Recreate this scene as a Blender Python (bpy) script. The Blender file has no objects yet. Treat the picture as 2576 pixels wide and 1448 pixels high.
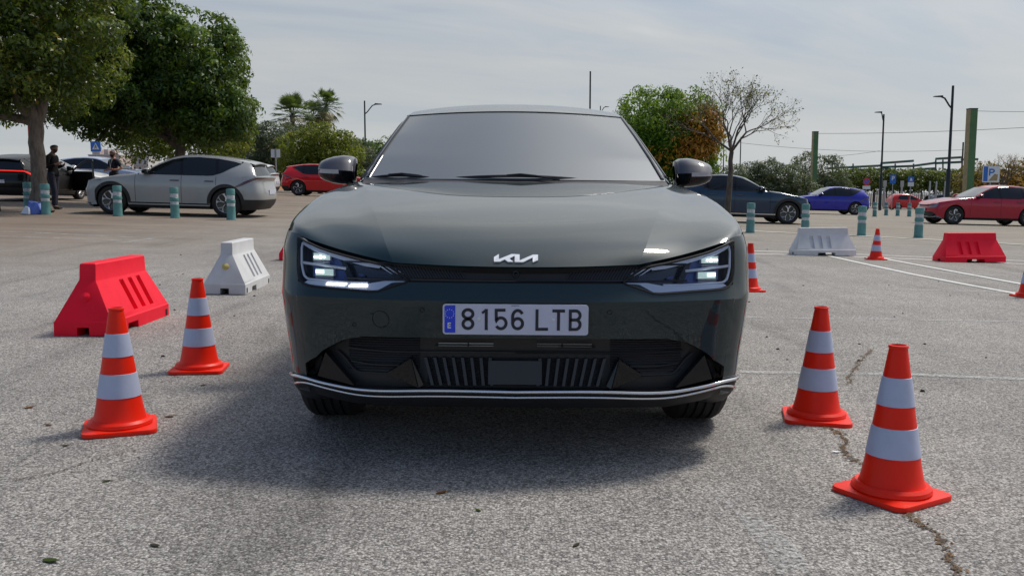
import bpy, bmesh, math, random
import numpy as np
from mathutils import Vector, Matrix, Quaternion

R = math.radians
random.seed(7)
rng = np.random.default_rng(7)
sc = bpy.context.scene
COL = sc.collection

# ------------------------------------------------------------------ camera
F, CX, CY, PITCH, CAMH = 2242.0, 1288.0, 724.4, R(6.08), 1.01
cd = bpy.data.cameras.new("camera")
cd.sensor_width = 36.0
cd.lens = 36.0 * F / 2576.0
cd.clip_start, cd.clip_end = 0.05, 3000
cam = bpy.data.objects.new("camera", cd)
cam.location = (0, 0, CAMH)
cam.rotation_euler = (R(90) - PITCH, 0, 0)
COL.objects.link(cam)
sc.camera = cam

# ------------------------------------------------------------------ sky, sun, exposure
SUNV = Vector((0.54, 0.40, 1.0)).normalized()
SUN_EL = math.asin(SUNV.z)
SUN_AZ = math.atan2(SUNV.x, SUNV.y)
sl = bpy.data.lights.new("sun", 'SUN')
sl.energy = 2.0
sl.angle = R(10.0)
sl.color = (1.0, 0.93, 0.83)
so = bpy.data.objects.new("sun", sl)
so.rotation_euler = SUNV.to_track_quat('Z', 'Y').to_euler()
so.location = (20, 25, 40)
COL.objects.link(so)

sc.view_settings.view_transform = 'Standard'
sc.view_settings.look = 'None'
sc.view_settings.gamma = 1.0
sc.view_settings.exposure = 0.45
sc.cycles.use_denoising = True
sc.cycles.max_bounces = 6
sc.cycles.transparent_max_bounces = 12
sc.cycles.sample_clamp_indirect = 6


class NT:
    """tiny helper for node trees"""
    def __init__(self, tree):
        self.t = tree
        self.n = tree.nodes
        self.l = tree.links

    def new(self, kind, **kw):
        nd = self.n.new(kind)
        for k, v in kw.items():
            setattr(nd, k, v)
        return nd

    def put(self, sock, val):
        if isinstance(val, bpy.types.NodeSocket):
            self.l.new(val, sock)
        elif val is not None:
            sock.default_value = val

    def math(self, op, a, b=None, c=None, clamp=False):
        nd = self.new('ShaderNodeMath', operation=op, use_clamp=clamp)
        self.put(nd.inputs[0], a)
        if b is not None:
            self.put(nd.inputs[1], b)
        if c is not None:
            self.put(nd.inputs[2], c)
        return nd.outputs[0]

    def mix(self, fac, a, b, blend='MIX'):
        nd = self.new('ShaderNodeMix', data_type='RGBA', blend_type=blend)
        self.put(nd.inputs[0], fac)
        self.put(nd.inputs[6], a)
        self.put(nd.inputs[7], b)
        return nd.outputs[2]

    def ramp(self, fac, stops):
        nd = self.new('ShaderNodeValToRGB')
        el = nd.color_ramp.elements
        while len(el) < len(stops):
            el.new(0.5)
        for e, (p, c) in zip(el, stops):
            e.position = p
            e.color = c if len(c) == 4 else (*c, 1)
        self.put(nd.inputs[0], fac)
        return nd.outputs[0]

    def noise(self, vec, scale, detail=3, rough=0.55, dist=0.0):
        nd = self.new('ShaderNodeTexNoise')
        self.put(nd.inputs['Vector'], vec)
        nd.inputs['Scale'].default_value = scale
        nd.inputs['Detail'].default_value = detail
        nd.inputs['Roughness'].default_value = rough
        nd.inputs['Distortion'].default_value = dist
        return nd.outputs[0]

    def sep(self, vec):
        nd = self.new('ShaderNodeSeparateXYZ')
        self.put(nd.inputs[0], vec)
        return nd.outputs

    def comb(self, x, y, z):
        nd = self.new('ShaderNodeCombineXYZ')
        self.put(nd.inputs[0], x)
        self.put(nd.inputs[1], y)
        self.put(nd.inputs[2], z)
        return nd.outputs[0]


world = bpy.data.worlds.new("World")
sc.world = world
world.use_nodes = True
w = NT(world.node_tree)
w.n.clear()
out = w.new('ShaderNodeOutputWorld')
sky = w.new('ShaderNodeTexSky', sky_type='NISHITA', sun_disc=False)
sky.sun_elevation = SUN_EL
sky.sun_rotation = SUN_AZ
sky.air_density = 1.0
sky.dust_density = 1.2
bg_sky = w.new('ShaderNodeBackground')
bg_sky.inputs[1].default_value = 0.09
w.put(bg_sky.inputs[0], sky.outputs[0])
tc = w.new('ShaderNodeTexCoord').outputs['Generated']
dx, dy, dz = w.sep(tc)
zz = w.math('ADD', w.math('MAXIMUM', dz, 0.0), 0.16)
px_ = w.math('DIVIDE', dx, zz)
py_ = w.math('DIVIDE', dy, zz)
# cloud sheet: long soft streaks seen at a slant, fading to a veil at the horizon
u_ = w.math('ADD', w.math('MULTIPLY', px_, 0.42), w.math('MULTIPLY', py_, 0.10))
v_ = w.math('ADD', w.math('MULTIPLY', py_, 1.0), w.math('MULTIPLY', px_, -0.42))
cvec = w.comb(u_, v_, 0.3)
n1 = w.noise(cvec, 0.9, 6, 0.55, 0.7)
n2 = w.noise(cvec, 3.2, 5, 0.6, 0.9)
cl = w.math('ADD', w.math('MULTIPLY', n1, 0.84), w.math('MULTIPLY', n2, 0.16))
mask = w.ramp(cl, [(0.36, (0.84, 0.84, 0.84)), (0.60, (0.99, 0.99, 0.99))])
veil = w.math('POWER', w.math('SUBTRACT', 1.0, w.math('MAXIMUM', dz, 0.0)), 9.0)
ccol = w.ramp(cl, [(0.34, (0.245, 0.278, 0.325)), (0.50, (0.335, 0.348, 0.358)), (0.66, (0.415, 0.417, 0.412))])
ccol = w.mix(w.math('MULTIPLY', veil, 0.85, clamp=True), ccol, (0.468, 0.488, 0.50, 1))
sdot = w.new('ShaderNodeVectorMath', operation='DOT_PRODUCT')
w.put(sdot.inputs[0], tc)
sdot.inputs[1].default_value = SUNV
sd = w.math('MAXIMUM', sdot.outputs['Value'], 0.0)
aur = w.math('ADD', w.math('MULTIPLY', w.math('POWER', sd, 4.0), 0.75), w.math('MULTIPLY', w.math('POWER', sd, 12.0), 3.2))
# thin bright cloud sheet above the far side of the car park
sheet = w.math('POWER', 2.718, w.math('MULTIPLY', w.math('POWER', w.math('DIVIDE', w.math('SUBTRACT', dz, 0.42), 0.20), 2.0), -1.0))
sheet = w.math('MULTIPLY', sheet, w.math('MAXIMUM', w.math('ADD', dy, w.math('MULTIPLY', dx, 0.35)), 0.0))
streak = w.math('ADD', 0.55, w.math('MULTIPLY', n2, 0.9))
gain = w.math('ADD', w.math('ADD', 0.92, aur), w.math('MULTIPLY', w.math('MULTIPLY', sheet, streak), 0.62))
bright = w.new('ShaderNodeVectorMath', operation='SCALE')
w.put(bright.inputs[0], ccol)
w.put(bright.inputs[3], gain)
bg_cl = w.new('ShaderNodeBackground')
w.put(bg_cl.inputs[0], bright.outputs[0])
bg_cl.inputs[1].default_value = 1.0
# a clear blue gap overhead, behind the viewer and to the left
bl = w.math('ADD', w.math('MULTIPLY', dz, 0.80), w.math('ADD', w.math('MULTIPLY', dy, -0.60), w.math('MULTIPLY', dx, -0.45)))
bl = w.math('ADD', bl, w.math('MULTIPLY', w.math('SUBTRACT', cl, 0.5), -0.5))
gap = w.ramp(bl, [(0.0, (1, 1, 1)), (0.22, (0.48, 0.48, 0.48)), (0.70, (0.04, 0.04, 0.04))])
mask = w.math('MULTIPLY', mask, w.math('MAXIMUM', gap, w.math('POWER', sd, 6.0)))
mx = w.new('ShaderNodeMixShader')
w.put(mx.inputs[0], mask)
w.l.new(bg_sky.outputs[0], mx.inputs[1])
w.l.new(bg_cl.outputs[0], mx.inputs[2])
w.l.new(mx.outputs[0], out.inputs[0])


# ------------------------------------------------------------------ object bookkeeping
def tag(o, label=None, cat=None, group=None, kind=None):
    if label:
        o['label'] = label
    if cat:
        o['category'] = cat
    if group:
        o['group'] = group
    if kind:
        o['kind'] = kind
    return o


def empty(name, loc=(0, 0, 0), rz=0.0, rot=None):
    o = bpy.data.objects.new(name, None)
    o.empty_display_size = 0.2
    o.location = loc
    o.rotation_euler = rot if rot else (0, 0, rz)
    COL.objects.link(o)
    return o


def copy_tree(o, parent=None):
    c = o.copy()
    COL.objects.link(c)
    c.parent = parent
    for ch in list(o.children):
        copy_tree(ch, c)
    return c


class MB:
    """collects faces and links them as ONE mesh object"""
    def __init__(self):
        self.v, self.f, self.m = [], [], []

    def add(self, verts, faces, mat=0):
        b = len(self.v)
        self.v.extend([tuple(map(float, p)) for p in verts])
        self.f.extend([tuple(i + b for i in fc) for fc in faces])
        self.m.extend([mat] * len(faces))
        return self

    def grid(self, P, mat=0, mirror=False, cu=False, cv=False):
        P = np.asarray(P, float)
        n, m = P.shape[:2]
        fs = []
        for i in range(n if cu else n - 1):
            for j in range(m if cv else m - 1):
                i2, j2 = (i + 1) % n, (j + 1) % m
                fs.append((i * m + j, i2 * m + j, i2 * m + j2, i * m + j2))
        self.add(P.reshape(-1, 3), fs, mat)
        if mirror:
            Q = P.reshape(-1, 3).copy()
            Q[:, 0] *= -1
            self.add(Q, [f[::-1] for f in fs], mat)
        return self

    def poly(self, pts, mat=0):
        return self.add(pts, [tuple(range(len(pts)))], mat)

    def prism(self, A, B, mat=0):
        n = len(A)
        fs = [tuple(range(n)), tuple(range(2 * n - 1, n - 1, -1))]
        fs += [(i, i + n, (i + 1) % n + n, (i + 1) % n) for i in range(n)]
        return self.add(list(A) + list(B), fs, mat)

    def box(self, c, s, mat=0, rot=None):
        hx, hy, hz = s[0] / 2, s[1] / 2, s[2] / 2
        vs = [Vector((x, y, z)) for x in (-hx, hx) for y in (-hy, hy) for z in (-hz, hz)]
        if rot is not None:
            vs = [rot @ q for q in vs]
        vs = [q + Vector(c) for q in vs]
        return self.add(vs, [(0, 1, 3, 2), (4, 6, 7, 5), (0, 4, 5, 1), (2, 3, 7, 6), (0, 2, 6, 4), (1, 5, 7, 3)], mat)

    def tube(self, path, r, seg=8, mat=0, closed=False, sq=1.0, cap=True):
        path = [Vector(p) for p in path]
        n = len(path)
        rs = [r] * n if not hasattr(r, '__len__') else list(r)
        rings = []
        up = None
        for i in range(n):
            if closed:
                t = path[(i + 1) % n] - path[i - 1]
            else:
                t = path[min(i + 1, n - 1)] - path[max(i - 1, 0)]
            t.normalize()
            if up is None:
                up = Vector((0, 0, 1)) if abs(t.z) < 0.9 else Vector((1, 0, 0))
            a = t.cross(up)
            if a.length < 1e-6:
                a = t.orthogonal()
            a.normalize()
            b = a.cross(t).normalized()
            up = b
            rings.append([path[i] + a * (rs[i] * math.cos(q)) + b * (rs[i] * sq * math.sin(q))
                          for q in [2 * math.pi * k / seg for k in range(seg)]])
        base = len(self.v)
        self.grid(np.array([[tuple(p) for p in rg] for rg in rings]), mat, cu=closed, cv=True)
        if cap and not closed:
            self.f.append(tuple(base + k for k in range(seg)))
            self.f.append(tuple(base + (n - 1) * seg + k for k in range(seg))[::-1])
            self.m += [mat, mat]
        return self

    def lathe(self, prof, seg=24, mat=0, M=None):
        P = np.array([[(r * math.cos(a), r * math.sin(a), z) for a in
                       [2 * math.pi * k / seg for k in range(seg)]] for r, z in prof])
        if M is not None:
            Mm = np.array(M)
            P = P @ Mm[:3, :3].T + Mm[:3, 3]
        return self.grid(P, mat, cv=True)

    def mirrored(self):
        o = MB()
        o.v = [(-x, y, z) for x, y, z in self.v]
        o.f = [f[::-1] for f in self.f]
        o.m = list(self.m)
        return o

    def both(self):
        o = self.mirrored()
        b = len(self.v)
        self.v += o.v
        self.f += [tuple(i + b for i in f) for f in o.f]
        self.m += o.m
        return self

    def build(self, name, mats, parent=None, angle=35, merge=1e-5, loc=None, rz=0.0, recalc=True):
        me = bpy.data.meshes.new(name)
        me.from_pydata(self.v, [], self.f)
        if not isinstance(mats, (list, tuple)):
            mats = [mats]
        for mt in mats:
            me.materials.append(mt)
        me.polygons.foreach_set('material_index', self.m)
        if recalc:
            bm = bmesh.new()
            bm.from_mesh(me)
            if merge:
                bmesh.ops.remove_doubles(bm, verts=bm.verts, dist=merge)
            bmesh.ops.recalc_face_normals(bm, faces=bm.faces)
            bm.to_mesh(me)
            bm.free()
        if angle:
            me.polygons.foreach_set('use_smooth', [True] * len(me.polygons))
            me.set_sharp_from_angle(angle=R(angle))
        me.update()
        o = bpy.data.objects.new(name, me)
        COL.objects.link(o)
        o.parent = parent
        if loc is not None:
            o.location = loc
        if rz:
            o.rotation_euler = (0, 0, rz)
        return o


# ------------------------------------------------------------------ splines and projection
def nbasis(k, t):
    """rows of cardinal natural-cubic-spline weights at t for knots k"""
    k = np.asarray(k, float)
    t = np.atleast_1d(np.asarray(t, float))
    n = len(k)
    h = np.diff(k)
    A = np.eye(n)
    B = np.zeros((n, n))
    for i in range(1, n - 1):
        A[i, i - 1], A[i, i], A[i, i + 1] = h[i - 1], 2 * (h[i - 1] + h[i]), h[i]
        B[i, i - 1] += 6 / h[i - 1]
        B[i, i] += -6 / h[i - 1] - 6 / h[i]
        B[i, i + 1] += 6 / h[i]
    M = np.linalg.solve(A, B)
    j = np.clip(np.searchsorted(k, t, side='right') - 1, 0, n - 2)
    tt = np.clip(t, k[0], k[-1])
    ext = t - tt
    H = h[j]
    a = (k[j + 1] - tt) / H
    b = (tt - k[j]) / H
    W = np.zeros((len(t), n))
    I = np.arange(len(t))
    W[I, j] += a
    W[I, j + 1] += b
    W += ((a ** 3 - a) * H ** 2 / 6)[:, None] * M[j] + ((b ** 3 - b) * H ** 2 / 6)[:, None] * M[j + 1]
    if np.any(np.abs(ext) > 1e-9):      # straight on beyond the ends
        D = np.zeros_like(W)
        D[I, j] -= 1 / H
        D[I, j + 1] += 1 / H
        D += (-(3 * a ** 2 - 1) * H / 6)[:, None] * M[j] + ((3 * b ** 2 - 1) * H / 6)[:, None] * M[j + 1]
        W += ext[:, None] * D
    return W


def spl(k, V, t):
    V = np.asarray(V, float)
    r = np.tensordot(nbasis(k, t), V, axes=(1, 0))
    return r if hasattr(t, '__len__') else r[0]


def resamp(pts, n, smooth=True):
    """n points along a polyline (natural spline through it when smooth)"""
    pts = np.asarray(pts, float)
    d = np.r_[0, np.cumsum(np.linalg.norm(np.diff(pts, axis=0), axis=1))]
    t = np.linspace(0, d[-1], n)
    if smooth and len(pts) > 2:
        return spl(d, pts, t)
    return np.stack([np.interp(t, d, pts[:, i]) for i in range(pts.shape[1])], 1)


CT, ST = math.cos(PITCH), math.sin(PITCH)


def gz(x, y):
    """height of the car park: level at the car, falling to the right and rising gently far off"""
    x = np.asarray(x, float)
    y = np.asarray(y, float)
    a = -0.031 * (1 - np.exp(-np.maximum(y, 0) / 9.0))
    b = np.interp(y, [-1e4, 8, 11, 15, 19, 22, 26, 30, 37, 45, 60, 1e4],
                  [0, 0, .015, .055, .115, .17, .225, .26, .295, .32, .35, .35])
    c = .25 / (1 + np.exp((x + 4) / 1.5)) * np.clip((y - 28) / 14, 0, 1) ** 2
    return a * 45 * np.tanh(x / 45) + b + c


def spot(px, Y, z=None):
    """the ground point at depth Y seen at photo column px"""
    x = 0.0
    for _ in range(6):
        zz_ = float(gz(x, Y)) if z is None else z
        x = (px - CX) / F * (Y * CT + (CAMH - zz_) * ST)
    return Vector((x, Y, zz_))


def at(px, py, Y):
    e = (CY - py) / F
    k = Y / (CT + e * ST)
    return Vector(((px - CX) / F * k, Y, CAMH + k * (-ST + e * CT)))


def gpt(px, py):
    """where the line of sight through (px, py) meets the ground"""
    e = (CY - py) / F
    d = Vector(((px - CX) / F, CT + e * ST, -ST + e * CT))
    t = -CAMH / d.z if d.z < -1e-4 else 400
    t = min(t, 400)
    for _ in range(60):
        p = Vector((0, 0, CAMH)) + d * t
        err = p.z - float(gz(p.x, p.y))
        t += err / -(d.z - 1e-3) * 0.6
        t = max(0.5, min(t, 600))
    p = Vector((0, 0, CAMH)) + d * t
    p.z = float(gz(p.x, p.y))
    return p


# ------------------------------------------------------------------ materials
def mat(name, col=(0.5, 0.5, 0.5), rough=0.5, metal=0.0, coat=0.0, coat_r=0.03, ior=1.5, emit=None, es=0.0, spec=0.5):
    m = bpy.data.materials.new(name)
    m.use_nodes = True
    b = m.node_tree.nodes['Principled BSDF']
    b.inputs['Base Color'].default_value = (*col, 1)
    b.inputs['Roughness'].default_value = rough
    b.inputs['Metallic'].default_value = metal
    b.inputs['IOR'].default_value = ior
    b.inputs['Specular IOR Level'].default_value = spec
    b.inputs['Coat Weight'].default_value = coat
    b.inputs['Coat Roughness'].default_value = coat_r
    if emit:
        b.inputs['Emission Color'].default_value = (*emit, 1)
        b.inputs['Emission Strength'].default_value = es
    return m


def worn(m, scale=6.0, amount=0.35, rough_amt=0.15, bump=0.0, bscale=60.0, tint=None):
    """uneven colour, gloss and a little relief, fixed to the object"""
    t = NT(m.node_tree)
    b = m.node_tree.nodes['Principled BSDF']
    co = t.new('ShaderNodeTexCoord').outputs['Object']
    n = t.noise(co, scale, 5, 0.65)
    c = tuple(b.inputs['Base Color'].default_value)
    d = tint or tuple(v * (1 - amount) for v in c[:3])
    f = t.ramp(n, [(0.35, (0, 0, 0)), (0.7, (1, 1, 1))])
    t.put(b.inputs['Base Color'], t.mix(f, c, (*d[:3], 1)))
    r = b.inputs['Roughness'].default_value
    t.put(b.inputs['Roughness'], t.math('ADD', r - rough_amt / 2, t.math('MULTIPLY', n, rough_amt)))
    if bump:
        bp = t.new('ShaderNodeBump')
        bp.inputs['Strength'].default_value = bump
        bp.inputs['Distance'].default_value = 0.004
        t.put(bp.inputs['Height'], t.noise(co, bscale, 3))
        t.put(b.inputs['Normal'], bp.outputs[0])
    return m


def paint(name, col, flake=0.0):
    m = mat(name, col, 0.45, flake, 1.0, 0.012, spec=0.15)
    m.node_tree.nodes['Principled BSDF'].inputs['Coat IOR'].default_value = 1.5
    t = NT(m.node_tree)
    b = m.node_tree.nodes['Principled BSDF']
    co = t.new('ShaderNodeTexCoord').outputs['Object']
    bp = t.new('ShaderNodeBump')
    bp.inputs['Strength'].default_value = 0.012
    bp.inputs['Distance'].default_value = 0.002
    t.put(bp.inputs['Height'], t.noise(co, 9.0, 2))
    t.put(b.inputs['Coat Normal'], bp.outputs[0])
    dust = t.noise(co, 3.0, 6, 0.7)
    t.put(b.inputs['Coat Roughness'], t.math('MULTIPLY', dust, 0.035))
    return m


M = {}
M['green_paint'] = paint('dark green car paint', (0.002, 0.017, 0.021))
M['mirror_cap'] = paint('gloss mirror cap paint', (0.045, 0.045, 0.062))
M['grey_paint'] = paint('pale grey car paint', (0.33, 0.335, 0.34), 0.1)
M['red_paint'] = paint('red car paint', (0.42, 0.002, 0.028))
M['bright_red_paint'] = paint('bright red car paint', (0.60, 0.006, 0.012))
M['blue_paint'] = paint('blue car paint', (0.012, 0.014, 0.36))
M['navy_paint'] = paint('dark blue green car paint', (0.008, 0.036, 0.080))
M['black_paint'] = paint('black car paint', (0.005, 0.005, 0.006))
M['black_paint'].node_tree.nodes['Principled BSDF'].inputs['Coat Weight'].default_value = 0.5
M['white_paint'] = paint('white car paint', (0.66, 0.66, 0.66), 0.0)
M['silver_paint'] = paint('silver blue car paint', (0.36, 0.42, 0.56), 0.1)
M['slate_paint'] = paint('slate grey car paint', (0.12, 0.14, 0.18), 0.1)
M['windscreen'] = mat('windscreen glass', (0.160, 0.172, 0.178), 0.14, 0, 0.0, ior=2.0)
M['glass'] = mat('tinted side glass', (0.008, 0.010, 0.014), 0.02, 0, 0, ior=1.5)
M['black_plastic'] = worn(mat('black plastic', (0.014, 0.014, 0.016), 0.55), 8, 0.3)
M['trim_black'] = mat('gloss black trim', (0.005, 0.005, 0.007), 0.04, 0, 0.0, spec=0.4)
M['gap_black'] = mat('shut line black', (0.004, 0.004, 0.005), 0.7)
M['grille_grey'] = mat('dark grey grille plastic', (0.022, 0.021, 0.028), 0.45)
M['radar'] = mat('radar panel', (0.012, 0.013, 0.022), 0.4)
M['chrome'] = mat('satin chrome', (0.72, 0.72, 0.74), 0.14, 1.0)
M['alloy'] = mat('machined alloy', (0.74, 0.74, 0.76), 0.3, 0.25)
M['rim_dark'] = mat('dark wheel lacquer', (0.010, 0.010, 0.012), 0.3, 0, 0.5)
M['tyre'] = worn(mat('tyre rubber', (0.016, 0.015, 0.015), 0.8), 20, 0.3)
M['plate_white'] = worn(mat('number plate sheet', (0.54, 0.55, 0.68), 0.35), 12, 0.06)
M['plate_blue'] = mat('number plate blue', (0.012, 0.045, 0.62), 0.4)
M['plate_ink'] = mat('number plate letters', (0.010, 0.008, 0.020), 0.5)
M['emblem'] = mat('bright emblem', (0.80, 0.81, 0.84), 0.25, 0.5)
M['lamp_body'] = mat('lamp housing', (0.010, 0.014, 0.030), 0.18, 0.3, 0.6)
M['lamp_blue'] = mat('lamp reflector', (0.05, 0.08, 0.22), 0.25, 0.3)
M['lamp_bezel'] = mat('lamp bezel', (0.78, 0.80, 0.88), 0.25, 0.2)
M['drl'] = mat('daytime lamp guide', (0.72, 0.75, 0.86), 0.25, 0.0, 0.8)
M['lamp_far'] = mat('far lamp cover', (0.16, 0.18, 0.24), 0.08, 0.2, 0.8)
M['drl_glint'] = mat('sun glint on lamp guide', (0.9, 0.9, 0.9), 0.3, emit=(1.0, 0.98, 0.95), es=1.6)  # emission stands in for sunlight glinting off the guide
M['led'] = mat('lit lamp lens', (0.45, 0.55, 0.52), 0.08, emit=(0.72, 0.95, 0.86), es=0.30)
M['led_hot'] = mat('lit lamp core', (0.9, 0.95, 0.95), 0.1, emit=(0.93, 1.0, 0.98), es=1.3)
M['tail'] = mat('red tail lamp', (0.07, 0.004, 0.006), 0.1, 0, 1.0)
M['tail_lit'] = mat('glowing tail lamp', (0.6, 0.01, 0.01), 0.2, emit=(1.0, 0.04, 0.03), es=0.6)
M['signal'] = mat('mirror signal lens', (0.42, 0.42, 0.47), 0.1, 0.2, 0.6)
M['underbody'] = mat('underbody black', (0.010, 0.010, 0.011), 0.85)


def clear_lens():
    m = bpy.data.materials.new('clear lamp cover')
    m.use_nodes = True
    t = NT(m.node_tree)
    t.n.clear()
    o = t.new('ShaderNodeOutputMaterial')
    tr = t.new('ShaderNodeBsdfTransparent')
    tr.inputs[0].default_value = (0.93, 0.95, 1.0, 1)
    gl = t.new('ShaderNodeBsdfGlossy')
    gl.inputs['Roughness'].default_value = 0.015
    fr = t.new('ShaderNodeFresnel')
    fr.inputs[0].default_value = 1.28
    mxx = t.new('ShaderNodeMixShader')
    t.l.new(fr.outputs[0], mxx.inputs[0])
    t.l.new(tr.outputs[0], mxx.inputs[1])
    t.l.new(gl.outputs[0], mxx.inputs[2])
    t.l.new(mxx.outputs[0], o.inputs[0])
    return m


M['lens'] = clear_lens()

M['cone_orange'] = worn(mat('orange cone plastic', (0.88, 0.020, 0.004), 0.42, 0, 0.0, spec=0.25), 9, 0.07, 0.2, 0.1, 40)
M['cone_white'] = worn(mat('white reflective sleeve', (0.46, 0.50, 0.66), 0.45), 14, 0.10, 0.2)
M['barrier_red'] = worn(mat('red barrier plastic', (0.92, 0.008, 0.034), 0.5, spec=0.2), 5, 0.10, 0.2, 0.15, 30)
M['barrier_white'] = worn(mat('white barrier plastic', (0.60, 0.60, 0.61), 0.5), 4, 0.16, 0.2, 0.15, 30)
M['teal'] = worn(mat('teal bollard plastic', (0.11, 0.285, 0.275), 0.55), 14, 0.3, 0.2)
M['bollard_white'] = worn(mat('bollard reflective band', (0.56, 0.58, 0.60), 0.5), 25, 0.4, 0.2)
M['lamp_metal'] = mat('dark lamp post metal', (0.020, 0.026, 0.028), 0.5, 0.3)
M['green_metal'] = worn(mat('green tram post paint', (0.075, 0.175, 0.065), 0.5), 3, 0.25)
M['tan_shade_print'] = worn(mat('tan post shade and sign print', (0.36, 0.28, 0.14), 0.6), 3, 0.25)  # shaded left side of the tram posts as a colour; also sign print
M['pergola'] = mat('dark green pergola steel', (0.03, 0.085, 0.065), 0.5)
M['steel'] = mat('galvanised steel', (0.35, 0.36, 0.36), 0.45, 0.6)
M['wire'] = mat('cable', (0.03, 0.03, 0.03), 0.6)
M['sign_blue'] = mat('blue sign sheet', (0.02, 0.14, 0.52), 0.4)
M['sign_white'] = mat('white sign sheet', (0.68, 0.70, 0.72), 0.45)
M['sign_red'] = mat('red sign sheet', (0.6, 0.02, 0.02), 0.4)
M['sign_green'] = mat('bright green panel', (0.10, 0.55, 0.03), 0.5)
M['sign_ink'] = mat('sign print', (0.02, 0.02, 0.025), 0.5)
M['skin'] = mat('skin', (0.36, 0.17, 0.11), 0.5)
M['skin_dark'] = mat('shaded skin', (0.16, 0.075, 0.05), 0.5)
M['hair'] = mat('dark hair', (0.012, 0.010, 0.009), 0.6)
M['navy_cloth'] = worn(mat('navy cloth', (0.016, 0.018, 0.035), 0.85), 12, 0.3)
M['black_cloth'] = worn(mat('black cloth', (0.006, 0.005, 0.006), 0.9, spec=0.2), 12, 0.3)  # black, darkened further for the tree shade the man stands in
M['shoe'] = mat('dark shoes', (0.012, 0.010, 0.010), 0.5)
M['paper'] = mat('white badge', (0.75, 0.75, 0.76), 0.6)
M['bag_blue'] = mat('blue plastic bag', (0.10, 0.16, 0.50), 0.35)
M['bag_white'] = mat('white plastic bag', (0.62, 0.65, 0.72), 0.4)


def bark(name, c1, c2):
    m = mat(name, c1, 0.9)
    t = NT(m.node_tree)
    b = m.node_tree.nodes['Principled BSDF']
    co = t.new('ShaderNodeTexCoord').outputs['Object']
    x, y, z = t.sep(co)
    st = t.comb(t.math('MULTIPLY', x, 3.0), t.math('MULTIPLY', y, 3.0), z)
    n = t.noise(st, 4.0, 6, 0.65)
    t.put(b.inputs['Base Color'], t.mix(t.ramp(n, [(0.35, (0, 0, 0)), (0.65, (1, 1, 1))]), (*c1, 1), (*c2, 1)))
    bp = t.new('ShaderNodeBump')
    bp.inputs['Strength'].default_value = 0.6
    bp.inputs['Distance'].default_value = 0.02
    t.put(bp.inputs['Height'], t.noise(st, 9.0, 4))
    t.put(b.inputs['Normal'], bp.outputs[0])
    return m


M['bark_grey'] = bark('grey brown bark', (0.085, 0.066, 0.052), (0.19, 0.155, 0.128))
M['bark_dark'] = bark('dark bark', (0.05, 0.04, 0.032), (0.12, 0.10, 0.08))


def leafmat(name, stops, transl=0.35, rough=0.45):
    """leaves: colour differs from leaf to leaf (face attribute 'tint'), light passes through"""
    m = bpy.data.materials.new(name)
    m.use_nodes = True
    t = NT(m.node_tree)
    b = m.node_tree.nodes['Principled BSDF']
    o = m.node_tree.nodes['Material Output']
    a = t.new('ShaderNodeAttribute', attribute_name='tint')
    c = t.ramp(a.outputs['Fac'], stops)
    t.put(b.inputs['Base Color'], c)
    b.inputs['Roughness'].default_value = rough
    b.inputs['Specular IOR Level'].default_value = 0.4
    tl = t.new('ShaderNodeBsdfTranslucent')
    t.put(tl.inputs[0], t.mix(0.5, c, (0.25, 0.32, 0.03, 1), 'MIX'))
    ms = t.new('ShaderNodeMixShader')
    ms.inputs[0].default_value = transl
    t.l.new(b.outputs[0], ms.inputs[1])
    t.l.new(tl.outputs[0], ms.inputs[2])
    t.l.new(ms.outputs[0], o.inputs[0])
    return m


M['leaf_ficus'] = leafmat('glossy dark green leaves', [(0.0, (0.022, 0.045, 0.008)), (0.45, (0.045, 0.085, 0.012)), (0.78, (0.17, 0.21, 0.030)), (0.92, (0.30, 0.31, 0.06)), (1.0, (0.38, 0.25, 0.04))], 0.40, 0.34)
M['leaf_ficus2'] = leafmat('dark green leaves', [(0.0, (0.016, 0.042, 0.007)), (0.5, (0.038, 0.092, 0.011)), (0.82, (0.11, 0.20, 0.02)), (1.0, (0.20, 0.26, 0.04))], 0.36)
M['leaf_yellow'] = leafmat('yellow green leaves', [(0.0, (0.06, 0.10, 0.008)), (0.6, (0.16, 0.19, 0.012)), (1.0, (0.32, 0.27, 0.025))], 0.45)
M['leaf_olive'] = leafmat('grey olive leaves', [(0.0, (0.04, 0.058, 0.03)), (0.7, (0.095, 0.12, 0.065)), (1.0, (0.17, 0.19, 0.12))], 0.25, 0.6)
M['leaf_bright'] = leafmat('bright green leaves', [(0.0, (0.04, 0.105, 0.007)), (0.6, (0.115, 0.25, 0.012)), (1.0, (0.24, 0.33, 0.02))], 0.48)
M['leaf_orange'] = leafmat('orange autumn leaves', [(0.0, (0.20, 0.075, 0.010)), (0.6, (0.42, 0.18, 0.015)), (1.0, (0.58, 0.32, 0.03))], 0.35)
M['leaf_dry'] = leafmat('dry brown leaves', [(0.0, (0.05, 0.05, 0.02)), (0.6, (0.11, 0.10, 0.03)), (1.0, (0.25, 0.13, 0.03))], 0.3)
M['leaf_rust'] = leafmat('rust brown leaves', [(0.0, (0.10, 0.06, 0.014)), (0.6, (0.24, 0.14, 0.03)), (1.0, (0.42, 0.24, 0.045))], 0.35)
M['leaf_palm'] = leafmat('palm fronds', [(0.0, (0.04, 0.085, 0.03)), (0.7, (0.10, 0.16, 0.045)), (1.0, (0.22, 0.19, 0.09))], 0.3)
M['leaf_hedge'] = leafmat('clipped row leaves', [(0.0, (0.035, 0.065, 0.010)), (0.7, (0.10, 0.135, 0.016)), (1.0, (0.19, 0.19, 0.025))], 0.35)


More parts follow.
